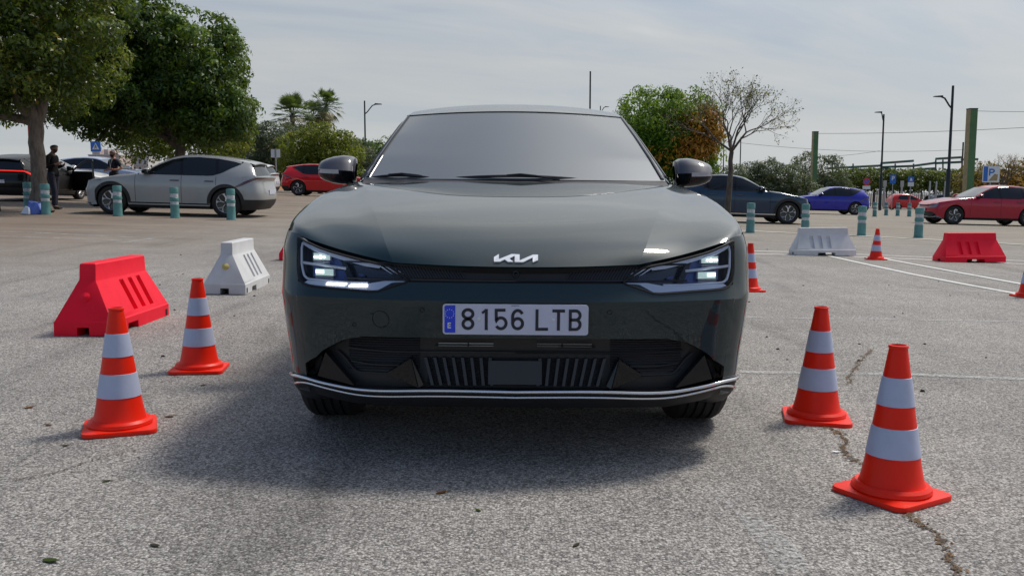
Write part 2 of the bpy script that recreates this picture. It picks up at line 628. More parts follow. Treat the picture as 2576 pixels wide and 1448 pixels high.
def asphalt():
    m = mat('worn asphalt', (0.2, 0.2, 0.2), 0.85)
    t = NT(m.node_tree)
    b = m.node_tree.nodes['Principled BSDF']
    pos = t.new('ShaderNodeNewGeometry').outputs['Position']
    x, y, z = t.sep(pos)
    flat = t.comb(x, y, 0.0)
    v1 = t.new('ShaderNodeTexVoronoi')
    t.put(v1.inputs['Vector'], flat)
    v1.inputs['Scale'].default_value = 118
    v2 = t.new('ShaderNodeTexVoronoi')
    t.put(v2.inputs['Vector'], flat)
    v2.inputs['Scale'].default_value = 260
    r1 = t.sep(v1.outputs['Color'])[0]
    r2 = t.sep(v2.outputs['Color'])[1]
    g = t.math('ADD', t.math('MULTIPLY', r1, 0.6), t.math('MULTIPLY', r2, 0.4))
    stones = t.ramp(g, [(0.08, (0.056, 0.053, 0.051)), (0.32, (0.225, 0.213, 0.202)), (0.62, (0.345, 0.328, 0.309)), (0.93, (0.58, 0.555, 0.525))])
    pit = t.ramp(v1.outputs['Distance'], [(0.42, (1, 1, 1)), (0.75, (0.50, 0.49, 0.49))])
    col = t.mix(1.0, stones, pit, 'MULTIPLY')
    # broad worn and dirty patches
    big = t.noise(flat, 0.35, 5, 0.6)
    med = t.noise(flat, 1.7, 4, 0.6)
    w1 = t.math('ADD', t.math('MULTIPLY', big, 0.6), t.math('MULTIPLY', med, 0.5))
    col = t.mix(1.0, col, t.ramp(w1, [(0.33, (0.74, 0.73, 0.73)), (0.50, (0.97, 0.965, 0.96)), (0.72, (1.24, 1.225, 1.20))]), 'MULTIPLY')
    # long faint tyre and oil marks
    st = t.noise(t.comb(t.math('MULTIPLY', x, 2.2), t.math('MULTIPLY', y, 0.28), 4.0), 1.0, 5, 0.6, 0.6)
    col = t.mix(1.0, col, t.ramp(st, [(0.30, (0.70, 0.70, 0.70)), (0.44, (0.97, 0.97, 0.97)), (0.60, (1.04, 1.035, 1.03))]), 'MULTIPLY')
    # brown dust and bleached ground further out
    edge = t.math('ADD', y, t.math('MULTIPLY', t.math('SUBTRACT', t.noise(flat, 0.22, 4), 0.5), 9.0))
    tan_f = t.ramp(t.math('DIVIDE', edge, 100.0), [(0.10, (0, 0, 0)), (0.18, (0.45, 0.45, 0.45)), (0.26, (1, 1, 1))])
    n3 = t.noise(t.comb(t.math('MULTIPLY', x, 0.25), y, 0.0), 0.9, 6, 0.65)
    tan = t.ramp(n3, [(0.3, (0.180, 0.152, 0.118)), (0.55, (0.25, 0.216, 0.172)), (0.75, (0.33, 0.29, 0.235))])
    col = t.mix(t.math('MULTIPLY', tan_f, 0.92), col, tan)
    # brown earth on the left, with the trees' shade put into its colour
    l = t.math('SUBTRACT', -1.0, t.math('ADD', x, t.math('MULTIPLY', med, 5.0)))
    lf = t.math('MULTIPLY', t.math('DIVIDE', l, 6.0, clamp=True), t.ramp(t.math('DIVIDE', edge, 100.0), [(0.08, (0, 0, 0)), (0.15, (1, 1, 1))]), clamp=True)
    brown = t.ramp(n3, [(0.3, (0.13, 0.095, 0.07)), (0.7, (0.25, 0.195, 0.15))])
    col = t.mix(t.math('MULTIPLY', lf, 0.95), col, brown)
    t.put(b.inputs['Base Color'], col)
    bp = t.new('ShaderNodeBump')
    bp.inputs['Strength'].default_value = 0.75
    bp.inputs['Distance'].default_value = 0.006
    hgt = t.math('SUBTRACT', t.math('MULTIPLY', r1, 0.5), t.math('MULTIPLY', v1.outputs['Distance'], 0.7))
    t.put(bp.inputs['Height'], hgt)
    t.put(b.inputs['Normal'], bp.outputs[0])
    return m


def road_paint(name, alpha, seed, col=(0.50, 0.50, 0.49)):
    m = mat(name, col, 0.7)
    t = NT(m.node_tree)
    b = m.node_tree.nodes['Principled BSDF']
    o = m.node_tree.nodes['Material Output']
    pos = t.new('ShaderNodeNewGeometry').outputs['Position']
    x, y, z = t.sep(pos)
    fl = t.comb(t.math('ADD', x, seed), y, 0.0)
    n = t.math('ADD', t.math('MULTIPLY', t.noise(fl, 60.0, 4, 0.7), 0.6), t.math('MULTIPLY', t.noise(fl, 4.0, 4, 0.7), 0.4))
    f = t.ramp(n, [(0.62 - 0.34 * alpha - .08, (0, 0, 0)), (0.62 - 0.34 * alpha + 0.10, (1, 1, 1))])
    tr = t.new('ShaderNodeBsdfTransparent')
    ms = t.new('ShaderNodeMixShader')
    inv = t.math('SUBTRACT', 1.0, f)
    t.put(ms.inputs[0], inv)
    t.l.new(tr.outputs[0], ms.inputs[1])
    t.l.new(b.outputs[0], ms.inputs[2])
    t.l.new(ms.outputs[0], o.inputs[0])
    return m


M['asphalt'] = asphalt()
M['line_strong'] = road_paint('white road paint', 0.05, 3.1, (0.62, 0.62, 0.60))
M['line_faint'] = road_paint('worn road paint', 0.42, 9.7)
M['line_ghost'] = road_paint('almost gone road paint', 0.62, 5.3)
M['kerb_pale'] = worn(mat('pale kerb strip', (0.60, 0.55, 0.46), 0.85), 2, 0.2)
M['crack'] = worn(mat('dark crack filling', (0.115, 0.080, 0.054), 0.95), 30, 0.5)
M['crack_earth'] = worn(mat('earth in the crack', (0.30, 0.17, 0.075), 0.95), 40, 0.6)
M['pebble'] = worn(mat('dark debris', (0.025, 0.02, 0.018), 0.9), 30, 0.4)


# ------------------------------------------------------------------ ground
def ground():
    ys = np.r_[-40, -20, -10, -5, np.arange(-2, 12, .5), np.arange(12, 60, 1.0), np.arange(60, 140, 5), 160, 200, 280, 400, 700]
    xh = np.r_[np.arange(0, 20, .8), np.arange(20, 60, 3), 60, 80, 110, 150, 220, 340, 520]
    xs = np.unique(np.r_[-xh, xh])
    X, Y = np.meshgrid(xs, ys)
    P = np.stack([X, Y, gz(X, Y)], -1)
    o = MB().grid(P).build('ground', M['asphalt'], None, 60)
    o['kind'] = 'structure'
    return o


ground()


# ------------------------------------------------------------------ the crossover car: shape functions
# car space: x across, y back from the nose, z up; nose towards -y
NOSE_Y = 3.17


def Lp(x, y):
    """photo point on the left half of the front -> (half width, height) with the car's slight roll taken out"""
    return (1294.0 - x, y + 0.0082 * (1294.0 - x))


def Rp(x, y):
    return (x - 1294.0, y - 0.0082 * (x - 1294.0))


def proj(p):
    Y = NOSE_Y + p[1]
    Zc = Y * CT + (CAMH - p[2]) * ST
    return np.array([p[0] / Zc * F, CY - ((p[2] - CAMH) * CT + Y * ST) / Zc * F])


SK = np.arange(10.0)
PLX = np.array([0, .25, .45, .62, .75, .814, .866, .901, .931, .947])
PLY = np.array([0, .006, .028, .072, .115, .150, .198, .265, .400, .620])


def fas(s, z, off=0.0):
    """front fascia surface: s runs round the corner from the middle, z is height"""
    s = np.atleast_1d(np.asarray(s, float))
    z = np.atleast_1d(np.asarray(z, float))
    s, z = np.broadcast_arrays(s, z)
    sh = s.shape
    s, z = s.ravel(), z.ravel()
    B = nbasis(SK, s)
    x, y = B @ PLX, B @ PLY
    xs = np.interp(z, [.15, .25, .30, .45, .62, .70, .79, .83, .88], [.945, .957, .966, .988, 1.004, 1.008, 1.006, .997, .978])
    p = np.where(z < .62,
                 spl([.15, .24, .30, .38, .50, .62], [.10, .045, .022, .034, .022, 0], z),
                 spl([.62, .66, .70, .76, .88], [0, .026, .046, .062, .095], z))
    f = 1 - .5 * (s / 9) ** 2
    P = np.stack([x * xs, y + p * f, z], 1)
    if off:
        d = B @ np.gradient(PLX), B @ np.gradient(PLY)
        n = np.stack([d[1], -d[0], np.zeros_like(s)], 1)
        n /= np.linalg.norm(n, axis=1)[:, None]
        P = P + n * off
    return P.reshape(*sh, 3)


_T = {}


def T(u, v):
    """(s, z) of the fascia point that shows at half width u, height v in the photo"""
    k = (round(u, 2), round(v, 2))
    if k in _T:
        return _T[k]
    best, bs = 1e9, (0, .6)
    for s in np.linspace(0, 8.4, 22):
        for z in (.28, .4, .52, .66, .8):
            e = np.abs(proj(fas(s, z)[0]) - k).sum()
            if e < best:
                best, bs = e, (s, z)
    q = np.array(bs, float)
    for _ in range(25):
        f0 = proj(fas(q[0], q[1])[0]) - k
        if np.abs(f0).max() < .05:
            break
        J = np.stack([(proj(fas(q[0] + 1e-3, q[1])[0]) - k - f0) / 1e-3,
                      (proj(fas(q[0], q[1] + 1e-4)[0]) - k - f0) / 1e-4], 1)
        st = np.linalg.lstsq(J + 1e-6 * np.eye(2), f0, rcond=None)[0]
        q = q - np.clip(st, [-.6, -.05], [.6, .05])
        q[0] = min(max(q[0], -.2), 8.9)
    _T[k] = q
    return q


def TC(pts, n=0, smooth=True):
    """photo polyline -> (s, z) polyline"""
    a = np.array([T(*p) for p in pts])
    return resamp(a, n, smooth) if n else a


def between(top, bot, nu, nv, off=0.0, s0=None, s1=None):
    """fascia patch between two (s, z) curves that both run outwards in s"""
    s0 = max(top[0, 0], bot[0, 0]) if s0 is None else s0
    s1 = min(top[-1, 0], bot[-1, 0]) if s1 is None else s1
    s = np.linspace(s0, s1, nu)
    zt = np.interp(s, top[:, 0], top[:, 1])
    zb = np.interp(s, bot[:, 0], bot[:, 1])
    t = np.linspace(0, 1, nv)[:, None]
    return fas(np.broadcast_to(s, (nv, nu)), zt * (1 - t) + zb * t, off)


def facing(top, bot, nu, nv, off=0.0):
    """fascia patch between two (s, z) curves matched point by point"""
    a, b = resamp(top, nu, False), resamp(bot, nu, False)
    t = np.linspace(0, 1, nv)[:, None, None]
    g = a[None] * (1 - t) + b[None] * t
    return fas(g[..., 0], g[..., 1], off)


# --- bonnet and wings (clamshell): control net of the right half
HA = np.array([  # rows front to back; columns: middle, part way, crease
    [(0, .030, .745), (.22, .036, .7475), (.448, .075, .754)],
    [(0, .115, .800), (.23, .122, .803), (.484, .150, .808)],
    [(0, .270, .862), (.25, .280, .866), (.535, .330, .872)],
    [(0, .490, .921), (.28, .500, .925), (.594, .550, .928)],
    [(0, .790, .985), (.30, .800, .987), (.652, .820, .978)],
    [(0, 1.09, 1.034), (.32, 1.10, 1.035), (.712, 1.10, 1.027)],
    [(0, 1.31, 1.061), (.34, 1.33, 1.062), (.770, 1.40, 1.054)]], float)
HA[1:6, 2, 2] += .005
HB = np.array([  # crease, wing crown, shoulder, cut line
    [(.448, .075, .754), (.639, .160, .790), (.804, .240, .833), (.892, .355, .853)],
    [(.484, .150, .808), (.668, .235, .836), (.838, .315, .868), (.911, .425, .864)],
    [(.535, .330, .872), (.708, .400, .897), (.880, .470, .903), (.926, .532, .875)],
    [(.594, .550, .928), (.748, .600, .946), (.903, .670, .938), (.939, .760, .893)],
    [(.652, .820, .978), (.785, .855, .992), (.906, .880, .974), (.939, .950, .922)],
    [(.712, 1.10, 1.027), (.810, 1.11, 1.031), (.890, 1.13, 1.012), (.922, 1.18, .962)],
    [(.770, 1.40, 1.054), (.815, 1.44, 1.060), (.842, 1.49, 1.052), (.860, 1.53, 1.034)]], float)


def bonnet_grids(nr, nc):
    full = np.concatenate([HA[:, :0:-1] * [-1, 1, 1], HA], 1)
    r = np.linspace(0, 6, nr)
    Wr = nbasis(np.arange(7.0), r)
    c = np.linspace(0, 4, nc * 2 + 1)
    A = np.einsum('ri,ijk,cj->rck', Wr, full, nbasis(np.arange(5.0), c))
    B = np.einsum('ri,ijk,cj->rck', Wr, HB, nbasis(np.arange(4.0), np.linspace(0, 3, nc + nc // 2)))
    return A, B


HB[1:6, 0, 2] += .005
HB[1:3, 1, 2] -= .006
HB[3:6, 1, 2] -= .013
HB[3:6, 0, 2] += .003
HA[3:6, 2, 2] += .003
CUT_Y = HB[:, 3, 1]


def cut_line(y):
    """height of the bonnet cut / belt line along the side"""
    y = np.asarray(y, float)
    return np.interp(y, list(CUT_Y) + [1.7, 2.2, 3.2, 3.8, 4.2, 4.6],
                     list(HB[:, 3, 2]) + [1.035, 1.03, 1.03, 1.035, 1.04, 1.045])


FY = np.array([.42, .62, .85, 1.15, 1.55, 2.1, 2.8, 3.35, 3.78, 4.2, 4.5])
FZ = np.array([.22, .35, .50, .65, .80, .92, 1.04])
FX = np.array([
    [.88, .905, .925, .940, .925, .895, .86],
    [.89, .915, .936, .944, .940, .918, .89],
    [.90, .920, .940, .945, .944, .938, .90],
    [.89, .905, .925, .940, .940, .929, .90],
    [.875, .892, .912, .930, .934, .915, .862],
    [.87, .890, .910, .928, .930, .912, .872],
    [.87, .892, .912, .928, .930, .914, .878],
    [.885, .905, .925, .938, .938, .922, .885],
    [.90, .922, .940, .948, .948, .934, .890],
    [.88, .905, .928, .938, .932, .912, .868],
    [.84, .870, .890, .895, .885, .862, .82]])


def flank(y, z, off=0.0):
    y, z = np.broadcast_arrays(np.asarray(y, float), np.asarray(z, float))
    x = np.einsum('ni,ij,nj->n', nbasis(FY, y.ravel()), FX, nbasis(FZ, z.ravel())).reshape(y.shape) + off
    return np.stack([x, y, z], -1)


WHEELS = (.845, 3.745)
WR = .365
ARCH = .405


def arch_z(y, r=ARCH):
    z = np.full_like(y, -1.0)
    for c in WHEELS:
        d = r * r - (y - c) ** 2
        z = np.where(d > 0, np.maximum(z, WR + np.sqrt(np.maximum(d, 0))), z)
    return z


# --- cabin
EY = np.array([1.55, 1.60, 1.80, 2.05, 2.33, 2.60, 3.00, 3.50, 4.00, 4.30, 4.40, 4.50])
EX = np.array([.815, .800, .753, .707, .658, .642, .636, .622, .600, .585, .655, .745])
EZ = np.array([1.060, 1.079, 1.210, 1.338, 1.468, 1.523, 1.540, 1.512, 1.442, 1.385, 1.225, 1.060])


def edge(y):
    y = np.asarray(y, float)
    return np.stack([np.interp(y, EY, EX), y, np.interp(y, EY, EZ)], -1)


CYK = [2.10, 2.25, 2.40, 2.55, 2.75, 3.0, 3.5, 4.0, 4.36]
CZK = [1.478, 1.517, 1.547, 1.566, 1.577, 1.580, 1.556, 1.492, 1.430]


def side(y, z, off=0.0):
    """cabin side between the belt and the roof edge"""
    y, z = np.broadcast_arrays(np.asarray(y, float), np.asarray(z, float))
    e = edge(y)
    zb = cut_line(y)
    xb = flank(y, zb)[..., 0]
    t = np.clip((z - zb) / np.maximum(e[..., 2] - zb, 1e-3), 0, 1)
    x = xb * (1 - t) + e[..., 0] * t + .028 * 4 * t * (1 - t) * np.clip((y - 1.5) / .8, 0, 1) + off
    return np.stack([x, y, z], -1)


WT = np.array([(1.66, 1.075), (1.85, 1.195), (2.05, 1.300), (2.33, 1.420), (2.6, 1.478), (3.0, 1.497), (3.5, 1.470), (3.9, 1.405), (4.08, 1.36)])
WB = np.array([(1.66, 1.060), (1.75, 1.048), (2.2, 1.046), (3.3, 1.046), (3.42, 1.055), (3.62, 1.12), (3.85, 1.25), (4.08, 1.36)])


def win_top(y):
    return np.interp(y, WT[:, 0], WT[:, 1])


def win_bot(y):
    return np.interp(y, WB[:, 0], WB[:, 1])


RK = np.arange(8.0)
RX = np.array([0, .30, .55, .72, .83, .89, .925, .942])
RY = np.array([4.68, 4.675, 4.655, 4.61, 4.54, 4.45, 4.33, 4.2])


def rear(s, z, off=0.0):
    s, z = np.broadcast_arrays(np.asarray(s, float), np.asarray(z, float))
    sh = s.shape
    s, z = s.ravel(), z.ravel()
    B = nbasis(RK, s)
    xs = np.interp(z, [.2, .35, .62, .85, 1.0, 1.06], [.93, .97, 1, .985, .955, .93])
    p = spl([.2, .35, .5, .62, .75, .88, .97, 1.03, 1.06], [-.19, -.06, -.012, 0, -.02, -.055, -.05, -.02, -.03], z)
    f = 1 - .6 * (s / 7) ** 2
    P = np.stack([B @ RX * xs, B @ RY + (p + off) * f, z], 1)
    P[:, 0] += off * (s / 7)
    return P.reshape(*sh, 3)


def wheel(parent, x, y, style, hi, sgn):
    """wheel > tyre, rim; lies in the y-z plane, outer face towards sgn*x"""
    r = WR
    seg = 56 if hi else 32
    Mx = Matrix(((0, 0, sgn, 0), (1, 0, 0, 0), (0, 1, 0, 0), (0, 0, 0, 1)))
    wob = MB().lathe([(.05, -.10), (.245, -.10), (.25, .05), (.235, .062), (.10, .045), (.05, .05), (.001, .052)], seg, 0, Mx)
    wo = wob.build('wheel', M['rim_dark'], parent, 30)
    wo.location = (x, y, r)
    pr = [(.248, -.105), (.30, -.122), (.335, -.118), (r - .012, -.105), (r, -.085)]
    if hi:
        for g in (-.055, -.018, .019, .056):
            pr += [(r, g - .006), (r - .009, g - .005), (r - .009, g + .005), (r, g + .006)]
    pr += [(r, .085), (r - .012, .105), (.335, .118), (.30, .122), (.262, .108), (.248, .095)]
    MB().lathe(pr, seg, 0, Mx).build('tyre', M['tyre'], wo, 25)
    rb = MB()
    rb.lathe([(.258, .085), (.262, .096), (.255, .100), (.246, .094), (.244, .06)], seg, 0 if style != 'blade' else 1, Mx)
    for k in range(5):
        a0 = 2 * math.pi * k / 5 + .3
        if style == 'blade':
            pts = [(.05, 0), (.12, .05), (.19, .02), (.235, -.16), (.225, -.42), (.175, -.50)]
            pp = [Vector((q * math.cos(a0 + d), q * math.sin(a0 + d), .083)) for q, d in pts]
            rs = [.026, .026, .028, .030, .024, .014]
        else:
            pp, rs = None, None
        lines = [(pp, rs)] if pp else [
            ([(.045, 0), (.13, .03), (.20, .20), (.24, .34)], [.024, .020, .019, .022]),
            ([(.045, 0), (.13, -.03), (.20, -.20), (.24, -.34)], [.024, .020, .019, .022]),
            ([(.24, .34), (.245, .17), (.20, .12)], [.015, .016, .008])]
        for ps, rr in lines:
            if style != 'blade':
                ps = [Vector((q * math.cos(a0 + d), q * math.sin(a0 + d), .083)) for q, d in ps]
            ps = [Mx @ q for q in ps]
            rb.tube(ps, rr, 6, 0, sq=.5)
    rb.lathe([(.001, .075), (.04, .075), (.045, .06)], 16, 1, Mx)
    rb.build('rim', [M['alloy'], M['rim_dark']], wo, 30)
    return wo


def car(name, label, loc, rz, P, style='star', hi=False, group=None, plate=True, roll=0.0, cladding=True, door_open=False, skirt_bright=False, rtail='tail'):
    root = empty(name, loc, rot=(0, roll, rz))
    tag(root, label, 'car', group)
    nu = 70 if hi else 22
    # ---------------- body shell
    b = MB()
    A, B = bonnet_grids(60 if hi else 16, 14 if hi else 5)
    bn = MB().grid(A)
    bn.grid(B, mirror=True)
    lip = np.concatenate([A[0][len(A[0]) // 2:], B[0][1:]])      # folded front edge of the bonnet
    b.grid(np.stack([lip, lip + [0, .010, -.007], lip + [0, .05, -.010]]), mirror=True)
    bn.build('bonnet', P, root, 60, merge=0)
    grille_top = TC([(0, 851), Lp(1094, 849.5), Lp(964, 847), Lp(911, 846), Lp(863, 854), Lp(835.6, 867), Lp(811.6, 880), Lp(794.6, 897), Lp(777.5, 926), Lp(771, 941)])
    lamp_bot = TC([(310, 713), Lp(947.7, 730), Lp(928, 732.5), Lp(848, 725.5), Lp(769, 717), (547, 711)])
    strip_bot = TC([(0, 712.5), (150, 712.5), (270, 711.5), (310, 713)])
    s_h = T(547, 664)[0]
    top = np.concatenate([strip_bot[:-1], lamp_bot, [[s_h, lamp_bot[-1, 1] + .02]]])
    bot = np.concatenate([grille_top, [[s_h, .300]]])
    ss = np.unique(np.r_[np.linspace(0, s_h, nu), np.linspace(grille_top[-3, 0], s_h, 14)])
    zt = np.interp(ss, top[:, 0], top[:, 1])
    zb = np.interp(ss, bot[:, 0], bot[:, 1])
    zc = np.clip(.622 + 0 * ss, zb + .01, zt - .01)
    nv = 12 if hi else 5
    t = np.linspace(0, 1, nv)[:, None]
    up = zt * (1 - t) + zc * t
    b.grid(fas(np.broadcast_to(ss, up.shape), up), mirror=True)
    lo = zc * (1 - t) + zb * t
    b.grid(fas(np.broadcast_to(ss, lo.shape), lo), mirror=True)
    gt_edge = fas(ss, zb)
    b.grid(np.stack([gt_edge, gt_edge + [0, .03, .004]]), mirror=True)
    tp = fas(ss, zt)
    b.grid(np.stack([tp, tp + [0, .035, -.003]]), mirror=True)
    # corner from the lamp to the wheel arch
    zr = np.unique(np.r_[np.linspace(.245, .62, 10 if hi else 5), np.linspace(.62, .866, 10 if hi else 5)])
    rows = []
    z_in = T(547, 596)[1]
    for z in zr:
        ya = WHEELS[0] - math.sqrt(max(ARCH ** 2 - (z - WR) ** 2, 0)) if z < WR + ARCH * .92 else .60
        ya = min(ya, .60)
        sc_ = np.linspace(s_h, 9.0, 60)
        yy = fas(sc_, np.full(60, z))[:, 1]
        s1 = float(np.interp(ya, yy, sc_))
        sq = np.linspace(s_h, s1, 10)
        cap = np.interp(sq, [s_h, s_h + .35, s1], [z_in, z_in + .006, .866])
        rows.append(fas(sq, np.where(z > .62, .62 + (z - .62) * (cap - .62) / (.866 - .62), z)))
    rows = np.array(rows)
    b.grid(rows, mirror=True)
    e_ = rows[:, -1]
    b.grid(np.stack([e_, e_ - [.03, 0, 0]]), mirror=True)
    # flanks: bottom edge follows sill and arches
    ys = np.unique(np.r_[.60, np.linspace(.60, 4.2, 60 if hi else 34),
                         *[c + ARCH * np.sin(np.linspace(-1.5707, 1.5707, 25 if hi else 13)) for c in WHEELS]])
    ys = ys[(ys >= .60) & (ys <= 4.2)]
    za = np.maximum(arch_z(ys), .27)
    zt_ = cut_line(ys)
    t = np.linspace(0, 1, 14 if hi else 8)[:, None]
    zz_ = zt_ * (1 - t) + za * t
    g = flank(np.broadcast_to(ys, zz_.shape), zz_)
    b.grid(g, mirror=True)
    e_ = g[-1]
    b.grid(np.stack([e_, e_ - [.04, 0, 0]]), mirror=True)
    # cabin: below and above the side windows, rear quarter
    yl = np.linspace(1.53, 4.5, 50)
    wb = np.where((yl > 1.66) & (yl < 4.08), win_bot(yl), np.where(yl <= 1.66, edge(np.maximum(yl, 1.55))[:, 2], edge(yl)[:, 2]))
    t = np.linspace(0, 1, 6)[:, None]
    zz_ = cut_line(yl) * (1 - t) + np.maximum(wb, cut_line(yl) + .002) * t
    b.grid(side(np.broadcast_to(yl, zz_.shape), zz_), mirror=True)
    yl = np.unique(np.r_[np.linspace(1.66, 2.4, 16), np.linspace(2.4, 4.08, 22)])
    zz_ = win_top(yl) * (1 - t) + edge(yl)[:, 2] * t
    b.grid(side(np.broadcast_to(yl, zz_.shape), zz_), mirror=True)
    # roof
    nr = 34 if hi else 16
    k = np.linspace(0, 1, nr)
    c_y, e_y = 2.10 + 2.26 * k, 2.33 + 1.97 * k
    wv = np.linspace(-1, 1, 25)
    E = edge(e_y)
    cz = spl(CYK, CZK, c_y)
    W2 = wv[None] ** 2
    crown = np.abs(wv[None]) ** 2.6
    roof = np.stack([wv[None] * E[:, 0:1], c_y[:, None] + (e_y - c_y)[:, None] * W2, cz[:, None] + (E[:, 2] - cz)[:, None] * crown], -1)
    b.grid(roof)
    b.grid(np.stack([roof[-1], roof[-1] + [0, .10, -.03], roof[-1] + [0, .10, -.055], roof[-1] + [0, -.02, -.05]]))
    # tail
    sr = np.linspace(0, 7, 26)
    zr = np.r_[np.linspace(.36, .93, 9), np.linspace(.95, 1.06, 6)]
    b.grid(rear(np.broadcast_to(sr, (len(zr), 26)), np.broadcast_to(zr[:, None], (len(zr), 26))), mirror=True)
    gl_b = np.stack([np.linspace(0, 1, 26) * .745, 4.56 - .06 * np.linspace(0, 1, 26) ** 2, 1.082 - .022 * np.linspace(0, 1, 26) ** 2], -1)
    b.grid(np.stack([gl_b, rear(sr, np.full(26, 1.06))]), mirror=True)
    body = b.build('body', P, root, 28)
    # ---------------- glass
    n = 24 if hi else 10
    v = np.linspace(0, 1, n)
    ey = 1.60 + .73 * v
    E = edge(ey)
    cyv = 1.43 + .67 * v
    czv = 1.078 + .40 * (v * 1.10 - .10 * v * v)
    ws = np.stack([wv[None] * E[:, 0:1], cyv[:, None] + (ey - cyv)[:, None] * W2, czv[:, None] + (E[:, 2] - czv)[:, None] * W2], -1)
    gp = MB().grid(ws).build('windscreen', M['windscreen'], root, 60)
    b = MB()
    yl = np.unique(np.r_[np.linspace(1.665, 2.4, 14), np.linspace(2.4, 4.075, 24)])
    t = np.linspace(0, 1, 6)[:, None]
    zz_ = win_bot(yl) * (1 - t) + win_top(yl) * t
    gsd = side(np.broadcast_to(yl, zz_.shape), zz_, -.004)
    for sgn in (1, -1):
        sw = MB().grid(gsd * [sgn, 1, 1]).build('side_window', M['glass'], root, 60)
        ed = MB()
        for yy in (2.62, 3.52):
            q = np.linspace(0, 1, 6)
            yc = np.full(6, yy) + np.linspace(0, -.05, 6)
            zc_ = win_bot(yc) * (1 - q) + win_top(yc) * q
            p0 = side(yc - .03, zc_, .0) * [sgn, 1, 1]
            p1 = side(yc + .03, zc_, .0) * [sgn, 1, 1]
            ed.grid(np.stack([p0, p1]))
        rim_l = np.concatenate([gsd[0], gsd[-1][::-1]]) * [sgn, 1, 1]
        ed.tube([tuple(p) for p in rim_l[::1]], .011, 5, 0, closed=True)
        ed.build('window_frame', M['trim_black'], sw, 40)
    v = np.linspace(0, 1, 8)
    E = edge(4.30 + .20 * v)
    cyv, czv = 4.36 + .20 * v, 1.40 + (1.082 - 1.40) * v
    rg = np.stack([wv[None] * E[:, 0:1], cyv[:, None] + (E[:, 1] - cyv)[:, None] * W2, czv[:, None] + (E[:, 2] - czv)[:, None] * W2], -1)
    MB().grid(rg).build('rear_window', M['glass'], root, 60)
    # ---------------- dark lower parts
    b = MB()
    b.box((0, 2.3, .30), (1.60, 3.4, .22))
    b.box((0, .62, .40), (1.10, .9, .34))
    b.box((0, 3.9, .42), (1.10, 1.1, .3))
    for c in WHEELS:          # wheel housings
        for sg in (1, -1):
            a = np.linspace(-.1, math.pi + .1, 18)
            o = np.stack([np.full(18, sg * .885), c + .43 * np.cos(a), WR + .43 * np.sin(a)], -1)
            i_ = o.copy()
            i_[:, 0] = sg * .56
            b.grid(np.stack([o, i_]))
            b.poly([tuple(p) for p in i_])
    b.build('underbody', M['underbody'], root, 30)
    sk = MB()
    ysl = np.linspace(1.26, 3.33, 12)
    sk.grid(np.stack([flank(ysl, (.335 if cladding else .285) + 0 * ysl, .006), flank(ysl, .20 + 0 * ysl, -.02), flank(ysl, .20 + 0 * ysl, -.10)]), mirror=True)
    if cladding:
        for c in WHEELS:
            a = np.linspace(-.05, math.pi + .05, 26)
            rr = np.array([ARCH - .012, ARCH + .075])
            yy = c + rr[:, None] * np.cos(a)
            zz_ = np.maximum(WR + rr[:, None] * np.sin(a), .24)
            f = flank(np.clip(yy, .43, 4.3), zz_, .008)
            sk.grid(np.stack([f[0] - [.03, 0, 0], f[0], f[1], f[1] - [.02, 0, 0]]), mirror=True)
    zlo = np.linspace(.20, .46, 7)
    sk.grid(rear(np.broadcast_to(sr, (7, 26)), np.broadcast_to(zlo[:, None], (7, 26)), .012), mirror=True)
    sk.build('lower_trim', M['black_plastic'], root, 40)
    if skirt_bright:
        MB().grid(np.stack([flank(ysl, .318 + 0 * ysl, .010), flank(ysl, .290 + 0 * ysl, .012)]), mirror=True).build('sill_strip', M['chrome'], root, 40)
    # ---------------- wheels
    for c in WHEELS:
        for sg in (1, -1):
            wheel(root, sg * .80, c, style, hi, sg)
    # ---------------- tail lamp: arch across the tail dropping to the wheel arches
    tl = MB()
    s_ = np.linspace(0, 7, 30)
    zt2 = np.interp(s_, [0, 4, 5.2, 7], [1.035, 1.03, 1.0, .90])
    zb2 = np.interp(s_, [0, 4, 5.2, 7], [.995, .985, .93, .83])
    tl.grid(np.stack([rear(s_, zt2, .006), rear(s_, zb2, .008)]), mirror=True)
    yq = np.linspace(4.2, 3.98, 6)
    tl.grid(np.stack([flank(yq, np.linspace(.90, .79, 6), .006), flank(yq, np.linspace(.83, .745, 6), .006)]), mirror=True)
    tl.build('tail_lamp', M[rtail], root, 40)
    # ---------------- door details
    if True:
        ln = MB()
        for yy in (1.45, 2.62, 3.50):
            zq = np.linspace(.34 if yy < 3 else .80, 1.03, 8)
            off = np.where(zq < .7, .0, 0)
            ln.tube([tuple(p) for p in flank(np.full(8, yy), zq, .0)], .005, 4, 0)
        ln.both().build('door_gap', M['gap_black'], root, 40)
    for sg in (1, -1):
        for yy in (2.45, 3.33):
            y2 = np.linspace(yy - .11, yy + .11, 4)
            pts = flank(y2, np.full(4, .905), .008) * [sg, 1, 1]
            MB().tube([tuple(p) for p in pts], .016, 6, 0, sq=.8).build('door_handle', M['grille_grey'] if not hi else P, root, 40)
    # ---------------- mirrors
    for sg in (1, -1):
        xs = np.array([.872, .88, .90, .94, .99, 1.03, 1.058, 1.070])
        ztp = np.array([1.165, 1.192, 1.204, 1.208, 1.200, 1.188, 1.176, 1.166])
        zbt = np.array([1.085, 1.060, 1.050, 1.048, 1.054, 1.066, 1.080, 1.096])
        hy = np.array([.03, .075, .092, .098, .092, .082, .068, .050])
        cy_ = np.array([1.75, 1.745, 1.74, 1.735, 1.73, 1.735, 1.745, 1.755])
        split = .40
        zs = np.array([1.118, 1.120, 1.121, 1.122, 1.123, 1.125, 1.127, 1.130])

